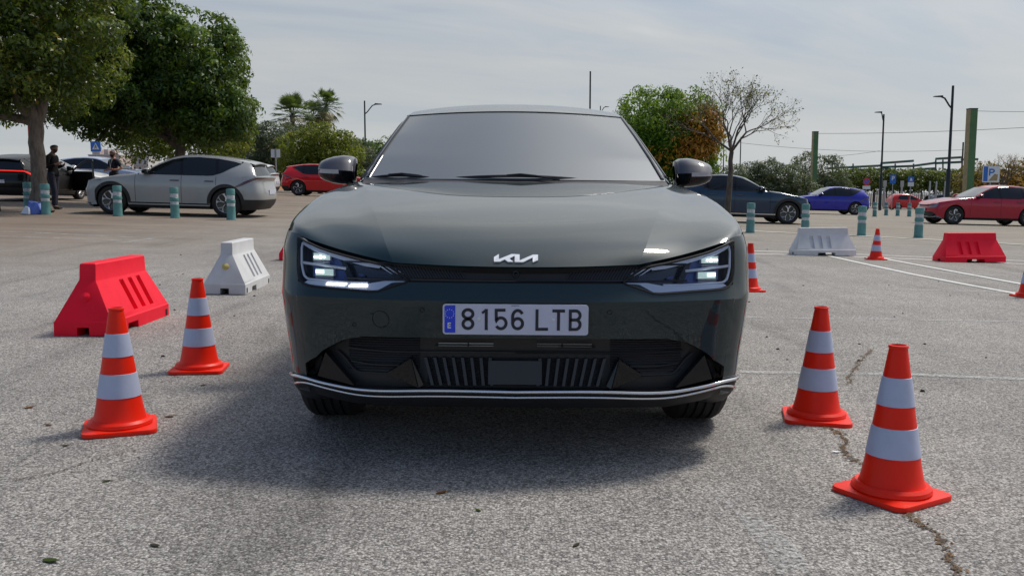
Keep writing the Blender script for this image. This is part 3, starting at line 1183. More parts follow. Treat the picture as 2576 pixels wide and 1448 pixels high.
        def half(up):
            a = np.linspace(0, math.pi, 13)
            if not up:
                a = a + math.pi
            ca, sa = np.cos(a), np.sin(a)
            ca = np.sign(ca) * np.abs(ca) ** .6
            sa = np.sign(sa) * np.abs(sa) ** .55
            hz = (ztp - zs) if up else (zs - zbt)
            zq = zs[:, None] + hz[:, None] * sa
            return np.stack([np.broadcast_to(xs[:, None] * sg, (8, 13)), cy_[:, None] - hy[:, None] * ca + (zq - zs[:, None]) * (.75 if up else -.15), zq], -1)
        mr = MB().grid(half(True)).build('mirror', M['mirror_cap'] if hi else P, root, 40)
        lb = MB().grid(half(False))
        lb.prism([(sg * .84, 1.66, 1.045), (sg * .95, 1.69, 1.080), (sg * .95, 1.79, 1.080), (sg * .84, 1.85, 1.045)],
                 [(sg * .84, 1.66, 1.02), (sg * .93, 1.70, 1.055), (sg * .93, 1.78, 1.055), (sg * .84, 1.85, 1.02)])
        lb.build('mirror_foot', M['trim_black'], mr, 40)
        q = np.linspace(0, 1, 8)
        sx = .945 + .117 * q
        syy = np.interp(sx, xs, cy_) - np.interp(sx, xs, hy) - .003
        z0 = np.interp(sx, xs, zs)
        MB().grid(np.stack([np.stack([sx * sg, syy, z0 + .004], -1), np.stack([sx * sg, syy + .002, z0 - .018], -1)])).build('turn_signal', M['signal'], mr, 40)
        MB().prism([(sg * x_, 1.815, z_) for x_, z_ in ((.90, 1.085), (1.045, 1.09), (1.045, 1.16), (.90, 1.185))],
                   [(sg * x_, 1.822, z_) for x_, z_ in ((.90, 1.085), (1.045, 1.09), (1.045, 1.16), (.90, 1.185))]).build('mirror_glass', M['chrome'], mr, 40)
    front(root, P, hi, grille_top, strip_bot, lamp_bot, s_h, plate)
    return root


def tuck(u, v):
    """keep lamp outlines a hand's breadth inside the turn of the corner"""
    return (u if u < 505 else 505 + (u - 505) * .78, v)


def front(root, P, hi, grille_top, strip_bot, lamp_bot, s_h, plate):
    """lamps, grilles and trim of the nose"""
    nu = 60 if hi else 18
    # black strip between the lamps
    b = MB()
    hood_edge = TC([(0, 671), (150, 669.5), (309, 662.5), (330, 659)])
    sb = np.concatenate([strip_bot])
    b.grid(between(hood_edge, sb, nu, 5, -.016), mirror=True)
    if hi:
        s = np.linspace(0, 3.1, 60)
        for fz in (.90, .12):
            z = np.interp(s, hood_edge[:, 0], hood_edge[:, 1]) * fz + np.interp(s, sb[:, 0], sb[:, 1]) * (1 - fz)
            b.tube([tuple(p) for p in fas(s, z, -.012)], .004, 5, 1)
            b.tube([(-p[0], p[1], p[2]) for p in fas(s, z, -.012)], .004, 5, 1)
        for k in range(22):          # slanting ribs towards the lamps
            u0 = 140 + k * 7.6
            a, c = T(u0 + 8, 673 - .016 * (u0 - 140)), T(u0 - 10, 702)
            pa, pc = fas(a[0], a[1], -.012)[0], fas(c[0], c[1], -.012)[0]
            b.tube([tuple(pa), tuple(pc)], .0025, 4, 1)
            b.tube([(-pa[0], pa[1], pa[2]), (-pc[0], pc[1], pc[2])], .0025, 4, 1)
    st = b.build('grille_strip', [M['black_plastic'], M['grille_grey']], root, 40)
    if hi:
        c = fas(*T(0, 691), -.014)[0]
        MB().lathe([(.001, .006), (.005, .004), (.008, .007), (.012, .007), (.014, 0)], 20, 0,
                   Matrix.Translation(c) @ Matrix.Rotation(R(80), 4, 'X')).build('front_camera', M['trim_black'], st, 40)
    # lower intake
    b = MB()
    chrome_u = [(0, 985), (233, 983.2), Lp(897, 977.5), Lp(856, 970.5), Lp(784, 953), Lp(735, 940.5)]
    chrome_l = [(0, 998.5), (233, 997), Lp(897, 990.5), Lp(856, 982.5), Lp(784, 963.5), Lp(736.6, 949.5)]
    cu, clw = TC(chrome_u), TC(chrome_l)
    gt = np.concatenate([grille_top, [[s_h, .300]]])
    b.grid(between(gt, cu, nu, 8, -.045), mirror=True)
    s = np.linspace(0, min(grille_top[-1, 0], s_h), nu)
    zt = np.interp(s, gt[:, 0], gt[:, 1])
    b.grid(np.stack([fas(s, zt, -.004), fas(s, zt, -.05)]), mirror=True)
    s = np.linspace(0, cu[-1, 0], nu)
    zz_ = np.interp(s, cu[:, 0], cu[:, 1])
    b.grid(np.stack([fas(s, zz_ + .004, -.05), fas(s, zz_ + .004, .006)]), mirror=True)     # ledge behind the bright line
    zl = np.interp(s, clw[:, 0], clw[:, 1])
    b.grid(np.stack([fas(s, zz_ + .004, .006), fas(s, zl, .004), fas(s, zl - .020, -.004), fas(s, zl - .050, -.022), fas(s, zl - .062, -.06), fas(s, zl - .062, -.25)]), mirror=True)
    if hi:
        for pts in ([(0, 891), Lp(1094, 889), Lp(960, 887), Lp(861, 877)], [(110, 876), (205, 876)]):
            q = TC(pts, 30)
            tt = [tuple(p) for p in fas(q[:, 0], q[:, 1], -.036)]
            b.tube(tt, .004, 5, 0)
            b.tube([(-x, y, z) for x, y, z in tt], .004, 5, 0)
        for pts in ([Lp(1000, 922), Lp(930, 920), Lp(872, 911)], [Lp(972, 944), Lp(905, 940), Lp(880, 932), Lp(858, 905), Lp(836, 885)]):
            q = TC(pts, 24)
            tt = [tuple(p) for p in fas(q[:, 0], q[:, 1], -.034)]
            b.tube(tt, .0045, 5, 0)
            b.tube([(-x, y, z) for x, y, z in tt], .0045, 5, 0)
        for v_ in np.arange(858, 940, 6.0):     # fine ribs of the side meshes
            q = TC([(246, v_), (380, v_ - 1.5), (430, v_ - 4)], 12)
            tt = [tuple(p) for p in fas(q[:, 0], q[:, 1], -.041)]
            b.tube(tt, .0025, 4, 1)
            b.tube([(-x, y, z) for x, y, z in tt], .0025, 4, 1)
        for v_ in np.arange(906, 974, 4.5):     # fine slats behind the uprights
            q = TC([(0, v_), (225, v_)], 8)
            tt = [tuple(p) for p in fas(q[:, 0], q[:, 1], -.040)]
            b.tube(tt, .0018, 4, 1)
            b.tube([(-x, y, z) for x, y, z in tt], .0018, 4, 1)
    li = b.build('lower_grille', [M['black_plastic'], M['grille_grey']], root, 40)
    if hi:
        for k in range(8):
            x0 = 228 - k * 23.5
            x1 = x0 - 19 + k * 2.0
            a, c = T(x0, 903), T(x1, 972)
            pa, pc = fas(a[0], a[1], -.018)[0], fas(c[0], c[1], -.014)[0]
            for sg in (1, -1):
                w_ = Vector((.0055, 0, 0))
                A_, C_ = Vector(pa) * 1, Vector(pc) * 1
                A_.x *= sg
                C_.x *= sg
                d = Vector((0, .02, 0))
                MB().prism([A_ - w_, A_ + w_, C_ + w_, C_ - w_], [A_ - w_ + d, A_ + w_ + d, C_ + w_ + d, C_ - w_ + d]).build('grille_bar', M['grille_grey'], li, 30)
        for sg in (1, -1):
            for u0, u1 in ((56, 118), (122, 196)):
                for v_ in (868, 874):
                    q = np.array([T(u0, v_), T(u1, v_)])
                    p = fas(q[:, 0], q[:, 1], -.030)
                    MB().tube([(sg * x, y, z) for x, y, z in p], .0022 if v_ == 868 else .0012, 5, 0).build('grille_slat', M['steel'], li, 30)
        q0, q1, q2, q3 = [fas(*T(*p), -.012)[0] for p in ((68, 909), (68, 969), (0, 909), (0, 969))]
        rad = [(-q0[0], q0[1], q0[2]), tuple(q0), tuple(q1), (-q1[0], q1[1], q1[2])]
        MB().prism(rad, [(x, y + .02, z) for x, y, z in rad]).build('radar_panel', M['radar'], li, 30)
    # gloss blades in the intake
    for sg in (1, -1):
        if hi:
            outs = [(((818.5, 885.5), .004), ((776, 933), .004), ((800, 944), .006), ((890, 969), .0)),
                    (((1033.6, 900), .012), ((967, 941.5), -.022), ((1050.6, 974), .004)),
                    (((1035, 900), .011), ((1062, 969), -.012), ((1052.6, 974), .003))]
        else:
            outs = [(((818.5, 885.5), -.012), ((776, 933), .002), ((890, 969), .002))]
        for od in outs:
            o = [fas(*T(*Lp(*p)), f)[0] for p, f in od]
            MB().prism([tuple(p * [sg, 1, 1]) for p in o], [tuple((p + [0, .045, .003]) * [sg, 1, 1]) for p in o]).build('intake_blade', M['trim_black'], li, 20)
    # two bright lines round the lip
    for cur, r in ((cu, .0068), (clw, .0050)):
        q = resamp(cur, 40 if hi else 14, True)
        p = fas(q[:, 0], q[:, 1], .009)
        full = np.concatenate([p[:0:-1] * [-1, 1, 1], p])
        MB().tube([tuple(x) for x in full], r, 8, 0).build('lip_strip', M['chrome'], root, 60)
    A, B = bonnet_grids(8, 12)
    lip = np.concatenate([A[0][len(A[0]) // 2:], B[0][1:]]) + [0, .022, -.004]
    lpx = np.array([T(min(proj(p)[0], 547), proj(p)[1]) for p in lip])
    lo = fas(lpx[:, 0], lpx[:, 1] - .030, -.022)
    sw_ = np.linspace(2.8, s_h + .1, 16)
    zt_w = np.interp(sw_, lpx[:, 0], lpx[:, 1]) - .022
    tw_ = np.linspace(0, 1, 6)[:, None]
    zw_ = .645 + (zt_w - .645) * tw_
    MB().grid(np.stack([lip, lo]), mirror=True).grid(fas(np.broadcast_to(sw_, zw_.shape), zw_, -.062), mirror=True).build('bonnet_seal', M['gap_black'], root, 40)
    # ---------------- headlamps
    H = lambda x, y: tuck(*Lp(716 + x * .1324, 588.2 + y * .1324))
    l_top = [H(138, 70), H(190, 85), H(250, 112), H(500, 208), H(1000, 382), H(1500, 515), H(1800, 580), H(2000, 622), H(2150, 760), H(2330, 885)]
    l_bot = [H(135, 300), H(128, 600), H(160, 830), H(250, 935), H(400, 985), H(1000, 1045), H(1600, 1098), H(1750, 1092), H(2000, 1012), H(2330, 905)]
    if not hi:
        l_top, l_bot = l_top[::2] + [l_top[-1]], l_bot[1::2]
    lt, lb = TC(l_top), TC(l_bot)
    outline = np.concatenate([lt, lb[::-1]])
    for sg in (1, -1):
        MI = [sg, 1, 1]
        b = MB()
        n = 50 if hi else 14
        g = facing(lt, lb, n, 8, -.045)
        b.grid(g * MI)
        rim0, rim1 = np.concatenate([g[0], g[-1][::-1]]), None
        gf = facing(lt, lb, n, 8, -.002)
        rim1 = np.concatenate([gf[0], gf[-1][::-1]])
        b.grid(np.stack([rim0, rim1]) * MI, cv=True)
        hl = b.build('headlight', M['lamp_body'], root, 40)
        if hi:
            def patch(top, bot, n, off, mt, nm, nv=3, thick=.012):
                g = facing(TC(top), TC(bot), n, nv, off)
                q = MB().grid(g * MI)
                gb = g - [0, -thick, 0]
                ring = lambda a: np.concatenate([a[0], a[1:, -1], a[-1][::-1][1:], a[::-1][1:-1, 0]])
                q.grid(np.stack([ring(g), ring(gb)]) * MI, cv=True)
                return q.build(nm, M[mt], hl, 40)
            # light guide along the top and along the bottom
            patch([H(200, 125), H(500, 240), H(1000, 412), H(1500, 545), H(1790, 610)],
                  [H(190, 190), H(450, 300), H(760, 410), H(1000, 490), H(1500, 625), H(1750, 660)], 40, -.012, 'drl', 'light_guide')
            patch([H(330, 890), H(800, 915), H(1200, 945), H(1550, 950), H(1850, 900), H(2230, 905)],
                  [H(250, 925), H(400, 965), H(1000, 1025), H(1600, 1078), H(1750, 1072), H(2000, 1000), H(2290, 910)], 50, -.010, 'drl', 'light_guide')
            # dark bluish inner reflector wall and black web
            patch([H(380, 300), H(480, 360), H(900, 480), H(1010, 560)], [H(370, 820), H(600, 880), H(900, 900), H(1150, 905)], 24, -.034, 'lamp_blue', 'reflector', 8)
            patch([H(1010, 520), H(1120, 560)], [H(1160, 900), H(1290, 920)], 6, -.012, 'trim_black', 'lamp_web', 6)
            for x0, x1 in ((1760, 1990), (1860, 2100), (1965, 2205)):
                patch([H(x0, 628), H(x0 + 45, 628)], [H(x1 - 10, 765), H(x1 + 14, 775)], 4, -.012, 'lamp_bezel', 'lamp_fin', 4, .006)
            patch([H(1310, 765), H(1420, 775)], [H(1345, 810), H(1450, 830)], 4, -.025, 'lamp_blue', 'lamp_fin', 3, .006)
            # thin bright frame and cross line
            bz = MB()
            for pts, r in (([H(760, 395), H(600, 350), H(400, 270), H(175, 160), H(158, 300), H(168, 600), H(235, 800), H(335, 862), H(800, 902), H(1200, 932), H(1540, 938)], .0048),
                           ([H(210, 545), H(600, 590), H(1120, 662)], .0055)):
                q = TC(pts, 40, False)
                bz.tube([tuple(p * MI) for p in fas(q[:, 0], q[:, 1], -.013)], r, 6)
            bz.build('bezel', M['lamp_bezel'], hl, 50)
            # two lamp units
            for (xa, ya, xb, yb, top_unit) in ((440, 365, 795, 500, True), (495, 660, 862, 798, False)):
                c0, c1, c2, c3 = [fas(*T(*H(*p)), -.020)[0] for p in ((xa, ya), (xb, ya + 18), (xb, yb + 8), (xa, yb))]
                fr = [Vector(p) for p in (c0, c1, c2, c3)]
                ctr = sum(fr, Vector()) / 4
                q = MB()
                rings = []
                for k, dpt in ((1.10, .03), (1.10, .0), (1.0, -.006)):
                    rings.append([ctr + (p - ctr) * k + Vector((0, dpt, 0)) for p in fr])
                q.grid(np.array([[tuple(p) for p in r_] for r_ in rings]) * MI, cv=True)
                pu = q.build('projector', M['lamp_bezel'], hl, 40)
                inner = [ctr + (p - ctr) * .97 + Vector((0, -.005, 0)) for p in fr]
                gg = np.array([[(np.array(inner[0]) * (1 - a) + np.array(inner[1]) * a) * (1 - c) + (np.array(inner[3]) * (1 - a) + np.array(inner[2]) * a) * c
                                for a in np.linspace(0, 1, 7)] for c in np.linspace(0, 1, 7)])
                aa, cc = np.meshgrid(np.linspace(-1, 1, 7), np.linspace(-1, 1, 7))
                gg[..., 1] -= .010 * (1 - aa ** 2) * (1 - cc ** 2)
                MB().grid(gg * MI).build('projector_lens', M['led'], pu, 60)
                hot = MB()
                if top_unit:
                    for fx in (.12, .26, .46, .68):
                        p = np.array(inner[0]) * (1 - fx) + np.array(inner[1]) * fx
                        p = p * .48 + (np.array(inner[3]) * (1 - fx) + np.array(inner[2]) * fx) * .52 + [0, -.013, 0]
                        hot.lathe([(.001, .0), (.008 if fx == .46 else .0055, 0)], 10, 0, Matrix.Translation(Vector(p * MI)) @ Matrix.Rotation(R(90), 4, 'X'))
                else:
                    g2 = gg[1:5, 0:4].copy()
                    g2[..., 1] -= .0015
                    hot.grid(g2 * MI)
                hot.build('lamp_core', M['led_hot'], pu, 60)
                fl = MB()
                for k in range(3):
                    p0 = np.array(inner[3]) + [0, -.002, -.006 - .006 * k]
                    p1 = np.array(inner[2]) + [0, -.002, -.006 - .006 * k]
                    fl.tube([tuple(p0 * MI), tuple(p1 * MI)], .002, 5)
                fl.build('lamp_rib', M['signal'], pu, 50)
            if sg == -1:      # sun glint on this guide, put in as glowing segments
                patch([H(760, 925), H(1150, 945)], [H(740, 968), H(1100, 985)], 8, -.006, 'drl_glint', 'glint_segment', 3, .004)
                patch([H(1215, 960), H(1540, 962)], [H(1165, 1000), H(1530, 1012)], 8, -.006, 'drl_glint', 'glint_segment', 3, .004)
            gk = MB().tube([tuple(p * MI) for p in fas(*resamp(np.concatenate([outline, outline[:1]]), 120, False)[:-1].T, .0)], .0045, 6, 0, closed=True)
            gk.build('lamp_gasket', M['gap_black'], hl, 50)
            MB().grid(facing(lt, lb, 60, 12, .003) * MI).build('lamp_cover', M['lens'], hl, 60)
        else:
            MB().grid(facing(lt, lb, 14, 4, .002) * MI).build('lamp_cover', M['lamp_far'], hl, 60)
    # ---------------- number plate
    if plate:
        pz = .5605
        pc = MB()
        w2, h2, rc = .260, .0545, .010
        ol = [(x + dx_, z + dz_) for x, z, a0 in ((w2 - rc, h2 - rc, 0), (-w2 + rc, h2 - rc, 90), (-w2 + rc, -h2 + rc, 180), (w2 - rc, -h2 + rc, 270))
              for dx_, dz_ in [(rc * math.cos(R(a0 + d)), rc * math.sin(R(a0 + d))) for d in (0, 30, 60, 90)]]
        yp = -.018
        pc.prism([(x, yp, pz + z) for x, z in ol], [(x, yp + .008, pz + z) for x, z in ol])
        np_ = pc.build('number_plate', M['plate_white'], root, 30)
        MB().box((0, yp + .016, pz), (.50, .012, .10)).build('plate_holder', M['black_plastic'], root, 30)
        if hi:
            plate_marks(np_, yp, pz)
    else:
        pass
    rp = MB().box((0, 4.685, .66), (.50, .012, .11)).build('rear_plate', M['plate_white'], root, 30)


def ribbon(mb, pts, wd, y, mat=0, closed=False, th=.0012):
    """flat stroke of width wd along 2-D points (x, z), standing th proud at y"""
    p = [Vector((a, 0, c)) for a, c in pts]
    n = len(p)
    L, Rr = [], []
    for i in range(n):
        if closed:
            t0, t1 = (p[i] - p[i - 1]).normalized(), (p[(i + 1) % n] - p[i]).normalized()
        else:
            t0 = (p[i] - p[max(i - 1, 0)]).normalized() if i else (p[1] - p[0]).normalized()
            t1 = (p[min(i + 1, n - 1)] - p[i]).normalized() if i < n - 1 else t0
        t = (t0 + t1).normalized()
        nn = Vector((-t.z, 0, t.x))
        k = 1 / max(.5, Vector((-t0.z, 0, t0.x)).dot(nn))
        L.append(p[i] + nn * wd / 2 * k)
        Rr.append(p[i] - nn * wd / 2 * k)
    A = np.array([[(q.x, y, q.z) for q in L], [(q.x, y - th, q.z) for q in L], [(q.x, y - th, q.z) for q in Rr], [(q.x, y, q.z) for q in Rr]])
    mb.grid(A, mat, cv=closed)


def arc(cx, cz, rx, rz, a0, a1, n=16):
    return [(cx + rx * math.cos(R(a)), cz + rz * math.sin(R(a))) for a in np.linspace(a0, a1, n)]


def plate_marks(np_, yp, pz):
    k = .52 / 2213.0

    def C(x, y):      # enlarged-photo position -> plate position
        x, y = x - 125, y - 885 - .0135 * (x - 125)
        return (-.26 + x * k, pz + .0545 - y * k)

    def S(pts):
        return [C(*p) for p in pts]

    def ell(cx, cy, rx, ry, a0, a1, n=22):
        return S([(cx + rx * math.cos(R(a)), cy - ry * math.sin(R(a))) for a in np.linspace(a0, a1, n)])
    W_ = 46 * k
    b = MB()
    ribbon(b, ell(509, 1040, 75, 66, 0, 345, 26), W_, yp, closed=True)
    ribbon(b, ell(509, 1192, 75, 70, 0, 345, 26), W_, yp, closed=True)
    b.build('plate_character', M['plate_ink'], np_, 30, merge=0)
    b = MB()
    ribbon(b, S([(787, 966), (787, 1288)]), W_, yp)
    ribbon(b, S([(722, 1028), (790, 976)]), W_ * .8, yp - .0003)
    b.build('plate_character', M['plate_ink'], np_, 30, merge=0)
    b = MB()
    ribbon(b, S([(1078, 985), (938, 985), (938, 1130)]) + ell(1010, 1185, 78, 83, 150, -150, 24), W_, yp)
    b.build('plate_character', M['plate_ink'], np_, 30, merge=0)
    b = MB()
    ribbon(b, ell(1264, 1192, 75, 78, 0, 345, 26), W_, yp, closed=True)
    ribbon(b, ell(1264, 1085, 76, 94, 25, 180, 16) + S([(1188, 1192)]), W_, yp - .0003)
    b.build('plate_character', M['plate_ink'], np_, 30, merge=0)
    b = MB()
    ribbon(b, S([(1557, 975), (1557, 1280), (1727, 1280)]), W_, yp)
    b.build('plate_character', M['plate_ink'], np_, 30, merge=0)
    b = MB()
    ribbon(b, S([(1790, 1000), (1982, 1003)]), W_, yp)
    ribbon(b, S([(1884, 1003), (1884, 1302)]), W_, yp - .0003)
    b.build('plate_character', M['plate_ink'], np_, 30, merge=0)
    b = MB()
    ribbon(b, S([(2063, 1060), (2063, 1003), (2140, 1003)]) + ell(2145, 1072, 66, 69, 85, -85, 14) + S([(2063, 1141)]), W_, yp)
    ribbon(b, S([(2063, 1050), (2063, 1286), (2140, 1286)]) + ell(2145, 1213, 68, 73, -85, 85, 14) + S([(2063, 1141)]), W_, yp - .0003)
    b.build('plate_character', M['plate_ink'], np_, 30, merge=0)
    b = MB()
    q = S([(152, 925), (172, 907), (316, 905), (316, 1325), (172, 1325), (152, 1308)])
    b.prism([(x, yp - .001, z) for x, z in q], [(x, yp + .001, z) for x, z in q])
    bl = b.build('blue_band', M['plate_blue'], np_, 30)
    b = MB()
    cx, cz = C(230, 1033)
    for i in range(12):
        a = R(30 * i + 90)
        x, z = cx + 65 * k * math.cos(a), cz + 65 * k * math.sin(a)
        st = [(x + (9.5 if j % 2 == 0 else 4.2) * k * math.sin(R(36 * j)), z + (9.5 if j % 2 == 0 else 4.2) * k * math.cos(R(36 * j))) for j in range(10)]
        b.prism([(p, yp - .0016, q_) for p, q_ in st], [(p, yp - .0008, q_) for p, q_ in st])
    for seg in ([(252, 1178), (208, 1178), (208, 1248), (252, 1248)], [(208, 1212), (245, 1212)]):
        ribbon(b, S(seg), 16 * k, yp - .0009)
    b.build('band_mark', M['sign_white'], bl, 30, merge=0)
    for x, y in ((671, 1117), (1797, 1140)):
        cx, cz = C(x, y)
        MB().lathe([(.001, .004), (.004, .0035), (.0062, .0015), (.0066, 0)], 18, 0, Matrix.Translation((cx, yp, cz)) @ Matrix.Rotation(R(90), 4, 'X')).build('plate_screw', M['sign_white'], np_, 40)
    b = MB()
    for x0 in range(1170, 1290, 15):
        ribbon(b, S([(x0, 918), (x0 + 10, 918)]), 9 * k, yp)
    b.build('maker_print', M['plate_ink'], np_, 30, merge=0)
    b = MB()      # thin frame line of the pressed edge
    return


def hero():
    root = car('parked_car', 'large dark green crossover facing the viewer, lamps lit, filling the middle', (0.008, NOSE_Y, 0.0), 0.0,
               M['green_paint'], 'star', True, cladding=False, roll=math.atan(.0082))
    # scuttle and wipers
    b = MB()
    x = np.linspace(-.80, .80, 31)
    u = x / .80
    hood_y = 1.31 + .09 * u ** 2 + .03 * np.exp(-((np.abs(u) - .8) / .1) ** 2) * -1.2
    gl_y = 1.44 + .17 * u ** 2
    b.grid(np.stack([np.stack([x, hood_y, 1.040 - .01 * u ** 2], -1), np.stack([x, (hood_y + gl_y) / 2, 1.052 - .0 * u], -1), np.stack([x, gl_y + .02, 1.086 - 0 * u], -1)]))
    b.build('scuttle', M['grille_grey'], root, 40)
    for (x0, y0, x1, y1, nm) in ((-.77, .018, -.44, .03, 0), (-.32, .018, .33, .018, 1)):
        q = np.linspace(0, 1, 16)
        xx = x0 + (x1 - x0) * q
        uu = xx / .8
        yy = 1.43 + .17 * uu ** 2 + .02 - .012 * np.sin(math.pi * q)
        zz_ = 1.086 + .010 * np.sin(math.pi * q)
        wp = MB().tube(list(zip(xx, yy, zz_)), [.003 + .0045 * math.sin(math.pi * a) ** .5 for a in q], 6)
        mid = len(q) // 2
        wp.tube([(xx[mid] - .07, yy[mid], zz_[mid] + .004), (xx[mid], yy[mid] - .004, zz_[mid] + .010), (xx[mid] + .08, yy[mid], zz_[mid] + .002), (xx[mid] + .2, yy[mid] - .03, zz_[mid] - .02)], .005, 6)
        wp.build('wiper', M['black_plastic'], root, 40)
    # black edge of the windscreen along the pillars and the roof
    b = MB()
    ey = np.linspace(1.61, 2.33, 24)
    E = edge(ey)
    for sg in (1, -1):
        p0 = (E + [-.016, -.004, .001]) * [sg, 1, 1]
        b.tube([tuple(p) for p in p0], .013, 6, sq=.6)
    wv = np.linspace(-1, 1, 31)
    b.tube(list(zip(wv * .657, 2.10 + .23 * wv ** 2 - .003, 1.478 - .010 * wv ** 2 + .001)), .003, 6)
    b.build('windscreen_seal', M['trim_black'], root, 50)
    # lettering on the bonnet
    pts = [(895, 160), (972, 112), (972, 190), (1165, 112), (1287, 118), (1287, 210), (1490, 122), (1568, 122), (1568, 205), (1487, 238), (1487, 165), (1340, 235),
           (1212, 233), (1212, 140), (1130, 180), (1192, 230), (1108, 230), (1060, 195), (985, 229), (897, 229)]
    k = 1 / 5.171 / 1.1731
    Arow = np.linspace(0, 6, 13)

    def hood_at(u, v):
        lo, hi_ = 0.0, 3.0
        for _ in range(30):
            m = (lo + hi_) / 2
            xw = u / F * (NOSE_Y + .1)
            c = 2 + 2 * min(abs(xw) / .46, 1)
            p = np.einsum('i,ijk,j->k', nbasis(np.arange(7.0), m)[0], np.concatenate([HA[:, :0:-1] * [-1, 1, 1], HA], 1), nbasis(np.arange(5.0), c)[0])
            if proj(p)[1] > v:
                lo = m
            else:
                hi_ = m
        p = p.copy()
        p[0] = u / F * ((NOSE_Y + p[1]) * CT + (CAMH - p[2]) * ST)
        return p
    A_, B_ = [], []
    for x_, y_ in pts:
        X, Y = 1091.1 + x_ * .1648, 622.3 + y_ * .1648
        p = hood_at(X - 1294, Y - .0082 * (X - 1294) + 1.0)
        A_.append(tuple(p + [0, -.0035, .0045]))
        B_.append(tuple(p + [0, .002, -.002]))
    MB().prism(A_, B_).build('emblem', M['emblem'], root, 20)
    # small round covers in the bumper
    for (x_, y_, r_) in ((955, 803, .032), (1059, 780, .008), (889, 816, .007), (1531, 786, .008)):
        u_, v_ = Lp(x_, y_) if x_ < 1294 else Rp(x_, y_)
        s_, z_ = T(u_, v_)
        q = fas(s_, z_, .0005)[0]
        sg = -1 if x_ < 1294 else 1
        ang = np.linspace(0, 2 * math.pi, 28, endpoint=False)
        e = 1e-2
        tu = fas(s_ + e, z_)[0] - fas(s_, z_)[0]
        tu /= np.linalg.norm(tu)
        tv = fas(s_, z_ + 1e-3)[0] - fas(s_, z_)[0]
        tv /= np.linalg.norm(tv)
        ring = [tuple((q + tu * r_ * math.cos(a) + tv * r_ * math.sin(a)) * [sg, 1, 1]) for a in ang]
        MB().tube(ring, .0014, 5, 0, closed=True).build('bumper_cover' if r_ > .02 else 'parking_sensor', M['gap_black'], root, 50)
    # inside of the cabin seen dimly: dashboard and seats are hidden by the reflecting glass
    return root


HERO = hero()


# ------------------------------------------------------------------ marks on the ground
def on_ground(pts, lift):
    return [(p[0], p[1], float(gz(p[0], p[1])) + lift) for p in pts]


def strip_mark(name, pix, width, m, lift=0.004, n=40, kind='structure'):
    """painted line on the ground through photo points"""
    P = resamp([tuple(gpt(*p))[:2] for p in pix], n, False)
    d = np.gradient(P, axis=0)
    nn = np.stack([-d[:, 1], d[:, 0]], 1)
    nn /= np.linalg.norm(nn, axis=1)[:, None]
    A, B = P + nn * width / 2, P - nn * width / 2
    o = MB().grid(np.array([on_ground(A, lift), on_ground(B, lift)])).build(name, M[m], None, 0, recalc=False)
    o['kind'] = kind
    return o


strip_mark('road_line', [(1840, 629), (1896, 632), (1979, 633.5), (2154, 640), (2576, 656.5), (2700, 661)], .11, 'line_strong')
strip_mark('road_line', [(1840, 636), (1896, 639), (2061, 643), (2300, 652.5), (2576, 664.7), (2700, 670)], .11, 'line_strong')
strip_mark('road_line', [(2058, 636), (2068, 640.5), (2297, 691), (2576, 743), (2700, 767)], .10, 'line_strong', .006)
strip_mark('road_line', [(2215, 648), (2230, 652.6), (2576, 716.3), (2700, 740)], .10, 'line_strong', .006)
strip_mark('road_line', [(1880, 670.5), (2233, 681), (2576, 696), (2700, 702)], .07, 'line_faint')
strip_mark('road_line', [(1860, 720), (1902, 722), (2520, 735), (2640, 738)], .06, 'line_faint')
strip_mark('road_line', [(1840, 798), (1877, 799), (2576, 810), (2700, 812)], .045, 'line_faint')
strip_mark('road_line', [(1860, 935), (1890, 937), (2300, 943), (2576, 955), (2700, 961)], .07, 'line_faint')
strip_mark('road_line', [(1790, 1235), (1870, 1270), (1960, 1380), (2000, 1448)], .10, 'line_ghost')
strip_mark('road_line', [(-140, 578), (85, 585.6), (389, 599.6)], .10, 'line_faint')
strip_mark('road_line', [(-140, 589), (85, 597), (305, 606.4)], .10, 'line_faint')
strip_mark('road_line', [(309, 611.6), (389, 600)], .10, 'line_faint', .006)
strip_mark('road_line', [(-60, 640), (40, 632), (170, 622)], .10, 'line_ghost')
strip_mark('road_line', [(170, 536), (300, 531), (330, 530)], .12, 'line_strong', .006)


def kerb_strip(pix, wdt, hgt):
    P = resamp([tuple(gpt(*p))[:2] for p in pix], 30, False)
    g = []
    for off, z in ((-.001, -.05), (0, hgt), (wdt, hgt + .0), (wdt + .001, -.05)):
        g.append([(p[0], p[1] + off, float(gz(p[0], p[1] + off)) + z) for p in P])
    o = MB().grid(np.array(g)).build('kerb', M['kerb_pale'], None, 30)
    o['kind'] = 'structure'
    return o


kerb_strip([(1780, 577), (1845, 581), (2138, 594), (2354, 605), (2700, 624)], .30, .012)


